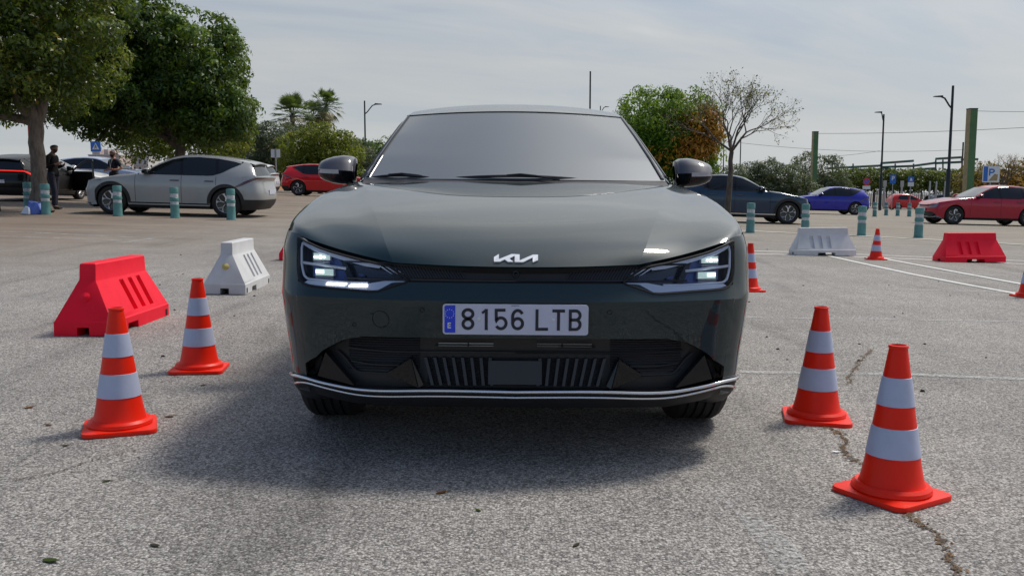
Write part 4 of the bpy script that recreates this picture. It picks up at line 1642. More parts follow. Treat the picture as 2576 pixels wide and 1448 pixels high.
def crack(pix, wdt, seed, earth=True):
    r = np.random.default_rng(seed)
    P = resamp([tuple(gpt(*p))[:2] for p in pix], 70, False)
    P += r.normal(0, .008, P.shape)
    d = np.gradient(P, axis=0)
    nn = np.stack([-d[:, 1], d[:, 0]], 1)
    nn /= np.linalg.norm(nn, axis=1)[:, None] + 1e-9
    wv = wdt * (0.25 + 0.9 * r.random(70)) * np.minimum(1, np.minimum(np.arange(70), 69 - np.arange(70)) / 8 + .1)
    b = MB()
    b.grid(np.array([on_ground(P + nn * wv[:, None] / 2, .004), on_ground(P - nn * wv[:, None] / 2, .004)]))
    if earth:
        for _ in range(240):
            i = r.integers(0, 70)
            c = P[i] + r.normal(0, wdt * 1.2, 2)
            s = r.uniform(.002, .007)
            z = float(gz(*c)) + .003
            b.add([(c[0] - s, c[1] - s * r.random(), z), (c[0] + s, c[1] - s, z), (c[0] + s * r.random(), c[1] + s, z), (c[0], c[1], z + s * .35)],
                  [(0, 1, 3), (1, 2, 3), (2, 0, 3)], 1 if r.random() < .7 else 0)
    o = b.build('ground_crack', [M['crack'], M['crack_earth']], None, 0, merge=0)
    o['kind'] = 'structure'


C7 = lambda x, y: (1875.4 + x * .4938, 733 + y * .4938)
crack([C7(400, 690), C7(470, 715), C7(520, 768), C7(490, 800), C7(505, 830), C7(540, 850), C7(590, 880)], .006, 1)
crack([C7(790, 1090), C7(850, 1165), C7(905, 1190), C7(950, 1215), C7(1000, 1290), C7(1040, 1370), C7(1085, 1455), C7(1120, 1500)], .007, 2)
crack([C7(650, 290), C7(610, 330), C7(555, 390), C7(540, 430), C7(515, 475)], .007, 3)
crack([(0, 1215), (120, 1195), (260, 1150), (380, 1125)], .006, 5, False)

# specks that lie about: chips, dry leaves, grit
rg = np.random.default_rng(11)


def litter(name, label, cat, px, py, size, m, flat=False, group=None):
    p = gpt(px, py)
    b = MB()
    if flat:      # a leaf, slightly curled
        a = rg.uniform(0, 6.28)
        ca, sa = math.cos(a), math.sin(a)
        prof = [(-1, 0, .15), (-.4, .34, .25), (.3, .38, .2), (1, 0, .5), (.3, -.38, .35), (-.4, -.34, .12)]
        top = [(size * (x * ca - y * sa), size * (x * sa + y * ca), .003 + size * h * .4) for x, y, h in prof]
        b.prism(top, [(x, y, z - .0015) for x, y, z in top])
    else:
        n = 7
        r1 = [(size * rg.uniform(.6, 1.1) * math.cos(2 * math.pi * k / n), size * rg.uniform(.5, 1) * math.sin(2 * math.pi * k / n), 0) for k in range(n)]
        r2 = [(x * .6, y * .6, size * rg.uniform(.4, .7)) for x, y, z in r1]
        b.prism(r1, r2)
    o = b.build(name, M[m], None, 20)
    o.location = p
    tag(o, label, cat, group)


for px, py, s in ((75, 1026, .030), (122, 1070, .022), (165, 1122, .018), (428, 1049, .028), (512, 970, .02), (390, 1373, .020), (1112, 1240, .022), (1450, 1372, .016)):
    litter('fallen_leaf', 'dry brown leaf lying on the grey asphalt', 'leaf', px, py, s, 'leaf_orange' if s > .02 else 'leaf_dry', True, 'dry leaves on the asphalt')
for px, py, s in ((128, 1412, .030), (268, 1211, .018), (1203, 1285, .014)):
    litter('green_leaf', 'yellow green leaf lying on the grey asphalt', 'leaf', px, py, s, 'leaf_yellow', True, 'green leaves on the asphalt')
litter('paper_scrap', 'white paper scrap beside the crack between two cones', 'litter', 2104, 1138, .022, 'paper', True)
for px, py in ((2021, 719), (2236, 718), (2250, 797), (2390, 744), (2461, 741), (2326, 866), (1956, 879), (2162, 866), (2161, 908), (1929, 848), (2271, 789), (1885, 760), (2361, 709),
               (565, 679), (445, 692), (640, 745), (590, 795), (460, 690), (455, 642), (402, 717), (440, 780), (410, 897), (507, 585), (1930, 628), (2480, 900), (2320, 985), (1980, 905)):
    litter('debris_chip', 'dark chip of debris lying on the asphalt', 'debris', px, py, rg.uniform(.009, .017), 'pebble', False, 'dark chips on the asphalt')


# ------------------------------------------------------------------ cones
def cone(name, label, x, y, rz):
    o = empty(name, (x, y, float(gz(x, y))), rot=(0, math.atan(.031 * (1 - math.exp(-y / 9))), rz))
    tag(o, label, 'cone', 'orange and white cones')
    H, r0, r1 = .515, .103, .028
    z0 = .035
    rad = lambda z: r0 + (r1 - r0) * (z - z0) / (H - z0)
    b = MB()
    b.lathe([(.122, .018), (.130, .026), (.127, .038), (.116, .048), (.107, .046), (rad(.052) + .002, .056), (rad(.11), .11), (rad(.21), .21), (rad(.30), .30), (rad(.39), .39),
             (rad(.505), .505), (rad(.505) + .003, .508), (r1 + .003, H), (r1 - .002, H + .001), (r1 - .005, H - .006), (r1 + .008, .40), (.06, .25)], 40)
    b.build('cone_body', M['cone_orange'], o, 30)
    for za, zb in ((.1445, .2415), (.3145, .4085)):
        MB().lathe([(rad(za) - .001, za - .001), (rad(za) + .0022, za), (rad((za + zb) / 2) + .0022, (za + zb) / 2), (rad(zb) + .0022, zb), (rad(zb) - .001, zb + .001)], 40).build('reflective_band', M['cone_white'], o, 30)
    b = MB()
    hs, rc = .144, .036
    ol = [(sx * (hs - rc) + rc * math.cos(R(a0 + d)), sy * (hs - rc) + rc * math.sin(R(a0 + d))) for sx, sy, a0 in ((1, 1, 0), (-1, 1, 90), (-1, -1, 180), (1, -1, 270)) for d in range(0, 91, 15)]
    rings = [[(x * k, y * k, z) for x, y in ol] for k, z in ((1.0, .002), (1.005, .012), (.99, .018), (.80, .022), (.6, .024))]
    b.grid(np.array(rings), cv=True)
    b.poly(rings[0])
    b.build('cone_base', M['cone_orange'], o, 40)
    return o


def cone_px(label, px, Y, rz):
    p = spot(px, Y)
    return cone('traffic_cone', label, p.x, p.y, R(rz))


cone_px('orange and white cone in front of the red barrier, left of the green car', 303, 3.70, 22)
cone_px('orange and white cone before the white barrier, second nearest on the left', 502, 4.93, 8)
cone_px('largest orange and white cone, closest at lower right, its hollow top visible', 2241, 2.945, 31)
cone_px('orange and white cone with scuffed white bands, just behind the largest one', 2053, 3.99, -14)
cone_px('orange and white cone beside the right headlamp of the dark green car', 1883, 9.6, 12)
cone_px('small far cone between the right white barrier and the right red barrier', 2203, 14.9, 5)
cone_px('orange and white cone cut by the right picture edge', 2588, 9.55, 10)


# ------------------------------------------------------------------ water filled barriers
def barrier(label, x, y, rz, m, dot=False, W=.197, L=.525):
    o = empty('plastic_barrier', (x, y, float(gz(x, y))), rot=(0, math.atan(.031 * (1 - math.exp(-y / 9))), rz))
    o.scale = (1, 1, .965)
    tag(o, label, 'barrier', 'plastic road barriers')
    lev = [(0.0, W, L), (.095, W, L), (.105, W - .008, L - .006), (.375, .060, L - .085), (.385, .056, L - .09), (.495, .054, L - .10), (.503, .046, L - .108)]
    b = MB()
    gcol = []
    for gy in (-.06, .09, .24):
        gcol += [(gy - .036, 0), (gy - .030, 1), (gy + .030, 1), (gy + .036, 0)]
    ts = [(0, 0), (.10, 0), (.14, 1), (.86, 1), (.93, 0), (1, 0)]
    for sx in (1, -1):
        u = [(-1.0, 0)] + [(c / L, g) for c, g in gcol] + [(1.0, 0)]
        rows = []
        for t, gt in ts:
            z = .105 + (.375 - .105) * t
            wx = (W - .008) + (.060 - W + .008) * t
            ll = (L - .006) + (-.085 + .006) * t
            row = []
            for cu_, g in u:
                dpt = .028 if (g and gt) else 0
                yy = cu_ * ll if abs(cu_) == 1 else cu_ * L
                row.append((sx * (wx - dpt * .8), yy, z - dpt * .6))
            rows.append(row)
        b.grid(np.array(rows))
        # foot with the fork notch
        nt = [-1, -.50, -.49, -.16, -.15, 1] if sx > 0 else [-1, -.3, -.29, .29, .3, 1]
        zb = [0, 0, .052, .052, 0, 0]
        b.grid(np.array([[(sx * W, c * L, .095) for c in nt], [(sx * W, c * L, z) for c, z in zip(nt, zb)]]))
        b.grid(np.array([[(sx * W, c * L, z) for c, z in zip(nt, zb)], [(sx * (W - .16), c * L, z) for c, z in zip(nt, zb)]]))
        b.grid(np.array([[(sx * W, c * L, .095) for c in (-1, 1)], [(sx * (W - .008), c * (L - .006), .105) for c in (-1, 1)]]))
        for (z0, w0, l0), (z1, w1, l1) in zip(lev[3:], lev[4:]):
            b.grid(np.array([[(sx * w0, -l0, z0), (sx * w0, l0, z0)], [(sx * w1, -l1, z1), (sx * w1, l1, z1)]]))
    for sy in (1, -1):
        for (z0, w0, l0), (z1, w1, l1) in zip(lev[1:], lev[2:]):
            b.grid(np.array([[(-w0, sy * l0, z0), (w0, sy * l0, z0)], [(-w1, sy * l1, z1), (w1, sy * l1, z1)]]))
        nt = [-1, -.21, -.20, .20, .21, 1]
        zb = [0, 0, .058, .058, 0, 0]
        b.grid(np.array([[(c * W, sy * L, .095) for c in nt], [(c * W, sy * L, z) for c, z in zip(nt, zb)]]))
        b.grid(np.array([[(c * W, sy * L, z) for c, z in zip(nt, zb)], [(c * W, sy * (L - .12), z) for c, z in zip(nt, zb)]]))
    z, w_, l_ = lev[-1]
    b.poly([(-w_, -l_, z), (w_, -l_, z), (w_, l_, z), (-w_, l_, z)])
    bo = b.build('barrier_shell', M[m], o, 25, merge=2e-4)
    mod = bo.modifiers.new('soft edges', 'BEVEL')
    mod.width = .007
    mod.segments = 2
    mod.limit_method = 'ANGLE'
    mod.angle_limit = R(28)
    pl = MB().lathe([(.001, .012), (.028, .004), (.033, .0), (.033, -.02)], 20, 0, Matrix.Translation((0, -L + .046, .27)) @ Matrix.Rotation(R(90 - 17), 4, 'X'))
    pl.build('filler_cap', M['cap_yellow'] if dot else M[m], o, 30)
    for yy in (-.47, .47):
        MB().box((W - .002, yy, .035), (.012, .03, .05)).build('foot_slot', M['gap_black'], o, 20)
    return o


M['cap_yellow'] = mat('yellowed cap', (0.52, 0.42, 0.14), 0.5)


def barrier_px(label, px, Y, rz, m, **k):
    p = spot(px, Y)
    return barrier(label, p.x, p.y, R(rz), m, **k)


barrier_px('red plastic barrier behind the cone at left, end turned to the viewer', 292, 6.50, 1, 'barrier_red')
barrier_px('white plastic barrier with a yellow cap, left of the green car', 600, 8.9, 3, 'barrier_white', dot=True)
barrier_px('red plastic barrier half hidden behind the left headlamp of the green car', 772, 12.6, -8, 'barrier_red')
barrier_px('white plastic barrier standing lengthwise at right, before the dark car', 2068, 15.6, 94, 'barrier_white')
barrier_px('red plastic barrier standing lengthwise near the right picture edge', 2437, 14.9, 95, 'barrier_red')


# ------------------------------------------------------------------ teal bollards
def bollard(label, px, Y, lean=0.0, group='teal bollards'):
    p = spot(px, Y)
    o = empty('bollard', p, rot=(0, lean, rng.uniform(0, 6)))
    tag(o, label, 'bollard', group)
    b = MB()
    b.lathe([(.118, 0), (.116, .02), (.106, .06), (.103, .30), (.106, .318), (.094, .322), (.094, .405), (.104, .412), (.108, .43), (.107, .485), (.098, .497), (.093, .50), (.093, .60), (.104, .606), (.106, .62),
             (.105, .725), (.098, .748), (.05, .752), (.001, .752)], 28)
    b.build('post', M['teal'], o, 30)
    for za, zb in ((.328, .402), (.505, .598)):
        MB().lathe([(.094, za), (.0965, za + .002), (.0965, zb - .002), (.094, zb)], 28).build('reflective_band', M['bollard_white'], o, 30)
    return o


bollard('teal bollard partly hidden behind the big tree trunk', 72, 23.2)
bollard('teal bollard just right of the big tree trunk', 116, 21.9, .02)
bollard('teal bollard in front of the grey car\'s front wheel', 297, 22.0, -.01)
bollard('teal bollard in front of the grey car\'s doors', 441, 21.9, -.02)
bollard('teal bollard in front of the grey car\'s rear wheel', 582, 21.8)
bollard('teal bollard in front of the dark car\'s front door at right', 1887, 22.6, .01)
bollard('teal bollard behind the right white barrier, by the dark car\'s nose', 2025, 23.4)
bollard('teal bollard between the white barrier and the far cone', 2167, 22.6)
bollard('teal bollard at the nose of the red car, above the right red barrier', 2310, 22.4, .01)
for i, (px, Y) in enumerate(((2200, 47), (2229, 52), (2258, 51), (2287, 50))):
    bollard(['weathered far bollard right behind the blue car\'s tail', 'weathered far bollard in front of the red hatchback\'s rear wheel', 'weathered far bollard in front of the red hatchback\'s doors', 'weathered far bollard in front of the red hatchback\'s front wheel'][i], px, Y, .01)


# ------------------------------------------------------------------ other cars
def stand(o, x, y, rz, nose_len=2.3):
    """set a car on the sloping ground, nose at (x, y)"""
    f = Vector((math.sin(rz), -math.cos(rz), 0))
    c = Vector((x, y, 0)) - f * nose_len
    gx = (float(gz(c.x + .5, c.y)) - float(gz(c.x - .5, c.y)))
    gy = (float(gz(c.x, c.y + .5)) - float(gz(c.x, c.y - .5)))
    n = Vector((-gx, -gy, 1)).normalized()
    yl = (-f - n * (-f).dot(n)).normalized()
    xl = yl.cross(n)
    m = Matrix((xl, yl, n)).transposed().to_4x4()
    z = float(gz(c.x, c.y))
    org = Vector((c.x, c.y, z)) - yl * nose_len
    m.translation = org
    o.rotation_mode = 'XYZ'
    o.location = org
    o.rotation_euler = m.to_euler()
    return o


LEFT, RIGHT, AWAY = R(-90), R(90), R(180)


def park(label, px, Y, head, P, **k):
    p = spot(px, Y)
    o = car('parked_car', label, (0, 0, 0), 0, M[P], group='parked cars', plate=k.pop('plate', True), **k)
    return stand(o, p.x, p.y, head)


CAR = {}
CAR['grey'] = park('pale grey crossover parked side on behind three teal bollards', 240, 23.7, LEFT, 'grey_paint', rtail='tail')
CAR['dark'] = park('dark blue green crossover parked behind the thin bare tree', 2023, 30.2, RIGHT, 'navy_paint', skirt_bright=True)
CAR['blue'] = park('bright blue crossover parked behind the dark car at right', 1972, 51.5, LEFT, 'blue_paint', style='blade', cladding=False)
CAR['red'] = park('crimson crossover running out of the right picture edge', 2318, 35.6, LEFT, 'red_paint', style='blade', cladding=False)
CAR['red2'] = park('red crossover seen behind the left door mirror of the green car', 950, 44.5, RIGHT, 'bright_red_paint', style='blade', cladding=False)
CAR['black'] = park('black crossover seen from behind under the trees, front door open', 172, 34.0, AWAY, 'black_paint', rtail='tail_lit')
CAR['white'] = park('white crossover behind the open door of the black car', 268, 37.3, RIGHT, 'white_paint')
CAR['silver'] = park('silver blue crossover behind the man in the navy shirt', 402, 40.8, RIGHT, 'silver_paint')
CAR['white2'] = park('white crossover hidden behind the tail of the pale grey car', 438, 40.5, LEFT, 'white_paint')
CAR['slate'] = park('slate grey car beyond the nose of the red hatchback', 2440, 92, RIGHT, 'slate_paint')


def open_door(root):
    """front door standing open: sub-parts frame and pane opening, hinged at the front"""
    b = MB()
    low = [(0, .34), (1.12, .36), (1.16, .70), (1.10, 1.04), (0, 1.04), (-.02, .8)]
    b.prism([(.03, y, z) for y, z in low], [(-.05, y, z) for y, z in low])
    fr = [(0, 1.04), (.20, 1.16), (.50, 1.33), (.72, 1.42), (1.08, 1.45), (1.10, 1.40), (1.10, 1.04)]
    b.tube([(-.01, y, z) for y, z in fr], .028, 6)
    b.box((.045, .5, .66), (.04, .8, .10))
    d = b.build('door', M['black_paint'], root, 30)
    d.location = (-.925, 1.50, 0)
    d.rotation_euler = (0, 0, R(62))
    y, z = np.meshgrid(np.linspace(1.55, 2.60, 6), np.linspace(.40, 1.0, 4))
    MB().grid(flank(y, z, .006) * [-1, 1, 1]).build('doorway_shade', M['gap_black'], root, 30)  # black panel on the closed flank stands for the dark doorway


open_door(CAR['black'])


def hatch(name, label, px, Y, head, P, s=1.0, group='small far cars'):
    root = tag(empty(name), label, 'car', group)
    top = [(0, .55), (.03, .70), (.12, .78), (.5, .90), (.95, .98), (1.10, 1.02), (1.45, 1.24), (1.75, 1.41), (2.1, 1.49), (2.7, 1.50), (3.2, 1.46), (3.45, 1.36), (3.62, 1.12), (3.76, .98), (3.80, .75), (3.78, .45)]
    yy = np.linspace(0, 3.8, 40)
    zt = np.interp(yy, [a for a, _ in top], [c for _, c in top])
    end = np.minimum(1, np.minimum(yy, 3.8 - yy) / .35 + .55) ** .5
    belt = np.minimum(zt, .93)
    za = np.full_like(yy, .24)
    for c in (.70, 3.10):
        d = .32 ** 2 - (yy - c) ** 2
        za = np.where(d > 0, np.maximum(za, .29 + np.sqrt(np.maximum(d, 0))), za)
    rows = []
    for f in (0, .5, .8, 1.0):
        z = za + (belt - za) * f
        rows.append(np.stack([(.82 - .02 * (1 - f) + .02 * (f == .5)) * end, yy, z], -1))
    cab = np.clip((zt - .93) / .5, 0, 1)
    rows.append(np.stack([(.80 - .17 * cab) * end, yy, belt + (zt - belt) * .88], -1))
    rows.append(np.stack([(.74 - .19 * cab) * end, yy, zt * 1.0], -1))
    rows.append(np.stack([0 * yy, yy, zt + .02 * cab + .015], -1))
    b = MB().grid(np.array(rows), mirror=True)
    b.poly([tuple(r[0]) for r in rows] + [(-r[0][0], r[0][1], r[0][2]) for r in rows[::-1]])
    b.poly([tuple(r[-1]) for r in rows] + [(-r[-1][0], r[-1][1], r[-1][2]) for r in rows[::-1]])
    b.box((0, 1.9, .30), (1.3, 3.4, .2))
    b.build('body', M[P], root, 40)
    side_x = lambda y, z: (np.interp(z, [.93, 1.45], [.825, .665]))
    for sg in (1, -1):
        for q in ([(1.30, .98), (1.75, 1.30), (2.0, 1.38), (2.16, 1.39), (2.16, .98)], [(2.24, .98), (2.24, 1.39), (2.75, 1.39), (3.05, 1.33), (3.18, 1.05), (2.95, .99)]):
            A_ = [(sg * (side_x(y, z) + .006), y, z) for y, z in q]
            B_ = [(sg * (side_x(y, z) - .03), y, z) for y, z in q]
            MB().prism(A_, B_).build('side_window', M['glass'], root, 20)
        MB().prism([(sg * .835, 1.35, .98), (sg * .95, 1.38, .99), (sg * .95, 1.38, 1.1), (sg * .835, 1.35, 1.1)], [(sg * .835, 1.45, .98), (sg * .95, 1.44, .99), (sg * .95, 1.44, 1.1), (sg * .835, 1.45, 1.1)]).build('mirror', M[P], root, 20)
        MB().prism([(sg * .45, -.005, .66), (sg * .72, .06, .70), (sg * .76, .36, .88), (sg * .60, .18, .80)], [(sg * .45, .06, .64), (sg * .70, .12, .68), (sg * .72, .4, .84), (sg * .58, .22, .76)]).build('headlight', M['drl'], root, 20)
        for c in (.70, 3.10):
            w_ = wheel(root, sg * .70, c, 'star', False, sg)
            w_.scale = (.8, .8, .8)
            w_.location.z = .29
    MB().grid(np.array([[(-.62, 1.14, 1.06), (.62, 1.14, 1.06)], [(-.53, 1.80, 1.45), (.53, 1.80, 1.45)]])).build('windscreen', M['windscreen'], root, 20)
    p = spot(px, Y)
    stand(root, p.x, p.y, head, 1.9)
    return root


hatch('hatchback_car', 'small red hatchback parked far off behind the weathered bollards', 2333, 85, RIGHT, 'bright_red_paint')
hatch('hatchback_car', 'white far car showing over the bonnet of the dark car', 1995, 84, RIGHT, 'white_paint')
hatch('hatchback_car', 'silver far car left of the blue crossover\'s windscreen', 2030, 78, LEFT, 'silver_paint')
hatch('hatchback_car', 'grey far car beyond the crimson crossover\'s windscreen', 2475, 100, LEFT, 'grey_paint')


# ------------------------------------------------------------------ plants
def leaf_mesh(name, C, N, size, m, parent, tint, asp=.5, seed=0):
    """one small folded face per leaf: C centres, N outward directions"""
    r = np.random.default_rng(seed)
    n = len(C)
    A = r.normal(0, 1, (n, 3))
    N = N + r.normal(0, .55, (n, 3))
    N /= np.linalg.norm(N, axis=1)[:, None] + 1e-9
    A -= N * (A * N).sum(1)[:, None]
    A /= np.linalg.norm(A, axis=1)[:, None] + 1e-9
    B = np.cross(N, A)
    s = (size * r.uniform(.65, 1.25, n))[:, None]
    dr = np.array([0, 0, -.18])
    V = np.stack([C - A * s * .5, C + A * s * .02 + B * s * asp * .48 + N * s * .08, C + A * s * .34 + B * s * asp * .26 + dr * s * .5, C + A * s * .55 + dr * s, C + A * s * .34 - B * s * asp * .26 + dr * s * .5, C + A * s * .02 - B * s * asp * .48 + N * s * .08], 1)
    me = bpy.data.meshes.new(name)
    me.vertices.add(6 * n)
    me.vertices.foreach_set('co', V.reshape(-1))
    me.loops.add(6 * n)
    me.loops.foreach_set('vertex_index', np.arange(6 * n, dtype=np.int32))
    me.polygons.add(n)
    me.polygons.foreach_set('loop_start', np.arange(0, 6 * n, 6, dtype=np.int32))
    me.update(calc_edges=True)
    me.materials.append(m)
    at_ = me.attributes.new('tint', 'FLOAT', 'FACE')
    at_.data.foreach_set('value', np.clip(tint, 0, 1).astype(np.float32))
    o = bpy.data.objects.new(name, me)
    COL.objects.link(o)
    o.parent = parent
    return o


def cloud(lobes, clumps, per, sig, seed, inner=.30, puff=.42):
    """leaf centres: leafy puffs on (and a few inside) uneven lobes; returns centres, outward directions, tints"""
    r = np.random.default_rng(seed)
    Cs, Ns, Ts = [], [], []
    vol = np.array([l[3] * l[4] * l[5] for l in lobes]) ** (2 / 3)
    cnt = np.maximum(3, (clumps * vol / vol.sum()).astype(int))
    for l, k in zip(lobes, cnt):
        c, rad = np.array(l[:3]), np.array(l[3:6])
        d = r.normal(0, 1, (k, 3))
        d /= np.linalg.norm(d, axis=1)[:, None]
        rr = np.where(r.random(k) < inner, r.uniform(.2, .75, k), r.uniform(.78, 1.06, k))
        cc = c + d * rad * rr[:, None]
        base = r.normal(.45, .15, k)
        for i in range(k):
            q = int(per * r.uniform(.5, 1.5))
            g = r.normal(0, 1, (q, 3)) + d[i] * .7 + [0, 0, .45]
            g /= np.linalg.norm(g, axis=1)[:, None]
            rho = puff * (sig / .2) * r.uniform(.65, 1.25)
            P = cc[i] + g * rho * r.uniform(.62, 1.08, (q, 1)) * [1.1, 1.1, .8]
            Cs.append(P)
            Ns.append(g * 1.2 + [0, 0, .25])
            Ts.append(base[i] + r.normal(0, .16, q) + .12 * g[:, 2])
    return np.concatenate(Cs), np.concatenate(Ns), np.concatenate(Ts)


def limb(b, p0, p1, r0, r1, seed, n=7, wob=.06, seg=9):
    r = np.random.default_rng(seed)
    p0, p1 = np.array(p0, float), np.array(p1, float)
    L = np.linalg.norm(p1 - p0)
    t = np.linspace(0, 1, n)
    P = p0 + (p1 - p0) * t[:, None]
    P[1:-1] += r.normal(0, wob * L, (n - 2, 3)) * np.array([1, 1, .4])
    P = resamp(P, n * 2)
    b.tube([tuple(p) for p in P], list(r0 + (r1 - r0) * np.linspace(0, 1, n * 2)), seg)
    return P


def tree(name, label, px, Y, lobes, trunk_r, fork_z, leaf, size, clumps, per, sig, m_bark='bark_grey', seed=1, inner=.3, asp=.5, group=None, lean=(0, 0), extra=None):
    """lobes are relative to the foot of the trunk"""
    p = spot(px, Y)
    root = tag(empty(name, p), label, 'tree', group)
    b = MB()
    fk = np.array([lean[0], lean[1], fork_z])
    zz_ = np.linspace(-.05, fork_z, 9)
    r = np.random.default_rng(seed)
    tr = [(lean[0] * (z / fork_z) + r.normal(0, trunk_r * .10), lean[1] * (z / fork_z), z) for z in zz_]
    b.tube(tr, [trunk_r * (1.28 - .5 * min(1, z / (fork_z * .35)) if z < fork_z * .35 else .80) for z in zz_], 14)
    for i, l in enumerate(lobes):
        c = np.array(l[:3])
        P = limb(b, fk - [0, 0, .12], fk + (c - fk) * .92, trunk_r * .62, trunk_r * .12, seed * 31 + i, wob=.05)
        for k in range(3):
            j = r.integers(5, len(P) - 1)
            d = r.normal(0, 1, 3)
            d /= np.linalg.norm(d)
            limb(b, P[j], c + d * np.array(l[3:6]) * .85, trunk_r * .2, trunk_r * .04, seed * 77 + i * 5 + k, seg=6)
    b.build('trunk', M[m_bark], root, 50)
    Cc, Nn, Tt = cloud(lobes, clumps, per, sig, seed, inner)
    leaf_mesh('crown', Cc, Nn, size, M[leaf], root, Tt, asp, seed)
    if extra:
        for lf, lb, cl, pr in extra:
            Cc, Nn, Tt = cloud(lb, cl, pr, sig, seed + 5, inner)
            leaf_mesh('leaf_cluster', Cc, Nn, size, M[lf], root, Tt, asp, seed + 5)
    return root


# the two big dark trees on the left
tree('leafy_tree', 'largest leafy tree at left edge, grey trunk beside the standing man', 104, 22.9,
     [(-1.6, .2, 5.2, 2.3, 2.2, 2.2), (.2, -.5, 5.4, 2.0, 1.9, 2.5), (1.05, .2, 4.6, 1.25, 1.5, 1.75), (-.4, -1.0, 3.75, 1.75, 1.3, 1.1), (-2.6, .2, 3.2, 1.6, 1.6, .95), (.3, .8, 7.2, 1.6, 1.6, 1.2), (-1.0, 1.2, 3.1, 1.6, 1.0, .7)],
     .225, 2.35, 'leaf_ficus', .13, 620, 105, .20, seed=3, inner=.22, group='leafy trees left of the car')
tree('leafy_tree', 'dark dense leafy tree above the pale grey car', 458, 29.5,
     [(-1.6, 0, 4.6, 2.0, 1.9, 1.7), (-.9, -.3, 5.25, 1.5, 1.6, 1.25), (.55, -.2, 4.7, 1.55, 1.6, 1.4), (1.15, 0, 3.75, 1.1, 1.6, 1.35), (-.6, -.6, 3.3, 2.4, 1.5, .95), (1.55, -.1, 2.95, .65, .9, .75), (-2.6, .2, 5.5, 1.1, 1.3, 1.0), (-2.9, .3, 3.4, 1.3, 1.3, .9), (1.1, -.3, 2.75, 1.3, 1.2, .65), (-1.9, -.3, 2.85, 1.5, 1.2, .6)],
     .20, 2.1, 'leaf_ficus2', .15, 720, 105, .21, 'bark_dark', seed=8, inner=.22, group='leafy trees left of the car')
tree('young_tree', 'low yellow green tree behind the roof of the pale grey car', 450, 44,
     [(-1.9, 0, 2.7, 1.2, 1.2, 1.1), (.2, 0, 2.6, 1.6, 1.3, 1.1), (2.2, 0, 2.6, 1.2, 1.2, 1.15), (-.8, .3, 3.2, 1.5, 1.2, .7)], .10, 1.5, 'leaf_yellow', .17, 420, 34, .22, 'bark_dark', seed=12)
# middle distance, left of the car
tree('olive_tree', 'grey green olive tree behind the small white sign', 682, 62,
     [(-.9, 0, 2.7, 1.5, 1.5, 1.7), (.6, 0, 2.9, 1.5, 1.5, 1.8), (0, .2, 1.7, 2.0, 1.5, 1.1)], .14, 1.3, 'leaf_olive', .20, 420, 40, .24, seed=14, asp=.35, group='far trees left of the car')
tree('round_tree', 'round yellow green tree below the palms', 806, 58,
     [(-1.1, 0, 2.4, 1.5, 1.4, 1.5), (.2, -.2, 2.75, 1.7, 1.4, 1.5), (1.3, 0, 2.3, 1.3, 1.4, 1.45), (.1, 0, 1.4, 2.1, 1.4, .9)], .13, 1.2, 'leaf_yellow', .20, 460, 40, .24, seed=15, group='far trees left of the car')
tree('olive_tree', 'small olive tree between the palms and the lamp post', 905, 70,
     [(-.4, 0, 2.3, 1.2, 1.2, 1.5), (.9, 0, 2.1, 1.2, 1.2, 1.3)], .12, 1.1, 'leaf_olive', .22, 200, 36, .25, seed=16, asp=.35, group='far trees left of the car')
tree('dense_tree', 'dark green tree touching the left windscreen pillar of the car', 946, 85,
     [(-1.2, 0, 3.0, 1.6, 1.5, 1.7), (.8, 0, 3.4, 1.7, 1.5, 1.6), (2.3, 0, 3.0, 1.5, 1.5, 1.6)], .14, 1.4, 'leaf_ficus2', .28, 260, 34, .3, seed=17, group='far trees left of the car')


def palm(label, px, Y, h, rad, seed):
    p = spot(px, Y)
    root = tag(empty('palm_tree', p), label, 'palm', 'palms left of the car')
    r = np.random.default_rng(seed)
    b = MB()
    zz_ = np.linspace(-.1, h, 14)
    b.tube([(r.normal(0, .02), r.normal(0, .02), z) for z in zz_], [.24 - .06 * (z / h) + .015 * (i % 2) for i, z in enumerate(zz_)], 10)
    b.build('trunk', M['bark_grey'], root, 50)
    f = MB()
    tint = []
    for k in range(58):
        az = r.uniform(0, 2 * math.pi)
        el = r.uniform(-1.0, 1.35)
        d = np.array([math.cos(az) * math.cos(el), math.sin(az) * math.cos(el), math.sin(el)])
        L = rad * r.uniform(.55, .75)
        hub = np.array([0, 0, h]) + d * L
        f.tube([(0, 0, h - .1), tuple(hub * .5 + np.array([0, 0, h]) * .5 + [0, 0, .05]), tuple(hub)], .018, 4)
        tint += [.2] * (len(f.f) - len(tint))
        up = np.array([0, 0, 1.0])
        sd = np.cross(d, up)
        sd /= np.linalg.norm(sd) + 1e-9
        nn = np.cross(sd, d)
        tn = np.clip(r.normal(.5 if el > -.2 else .95, .12), 0, 1)
        for a in np.linspace(-1.35, 1.35, 15):
            dd = d * math.cos(a) + sd * math.sin(a)
            LL = rad * r.uniform(.42, .55) * (1 - .15 * abs(a))
            w_ = np.cross(dd, nn) * .035
            tip = hub + dd * LL + [0, 0, -.25 * LL * (1.2 - el * .5)]
            mid = hub + dd * LL * .55
            f.add([hub - w_ * .4, mid - w_, tip, mid + w_, hub + w_ * .4], [(0, 1, 2, 3, 4)])
        tint += [tn] * (len(f.f) - len(tint))
    o = f.build('crown', M['leaf_palm'], root, 0, recalc=False)
    at_ = o.data.attributes.new('tint', 'FLOAT', 'FACE')
    at_.data.foreach_set('value', np.array(tint, dtype=np.float32))
    return root


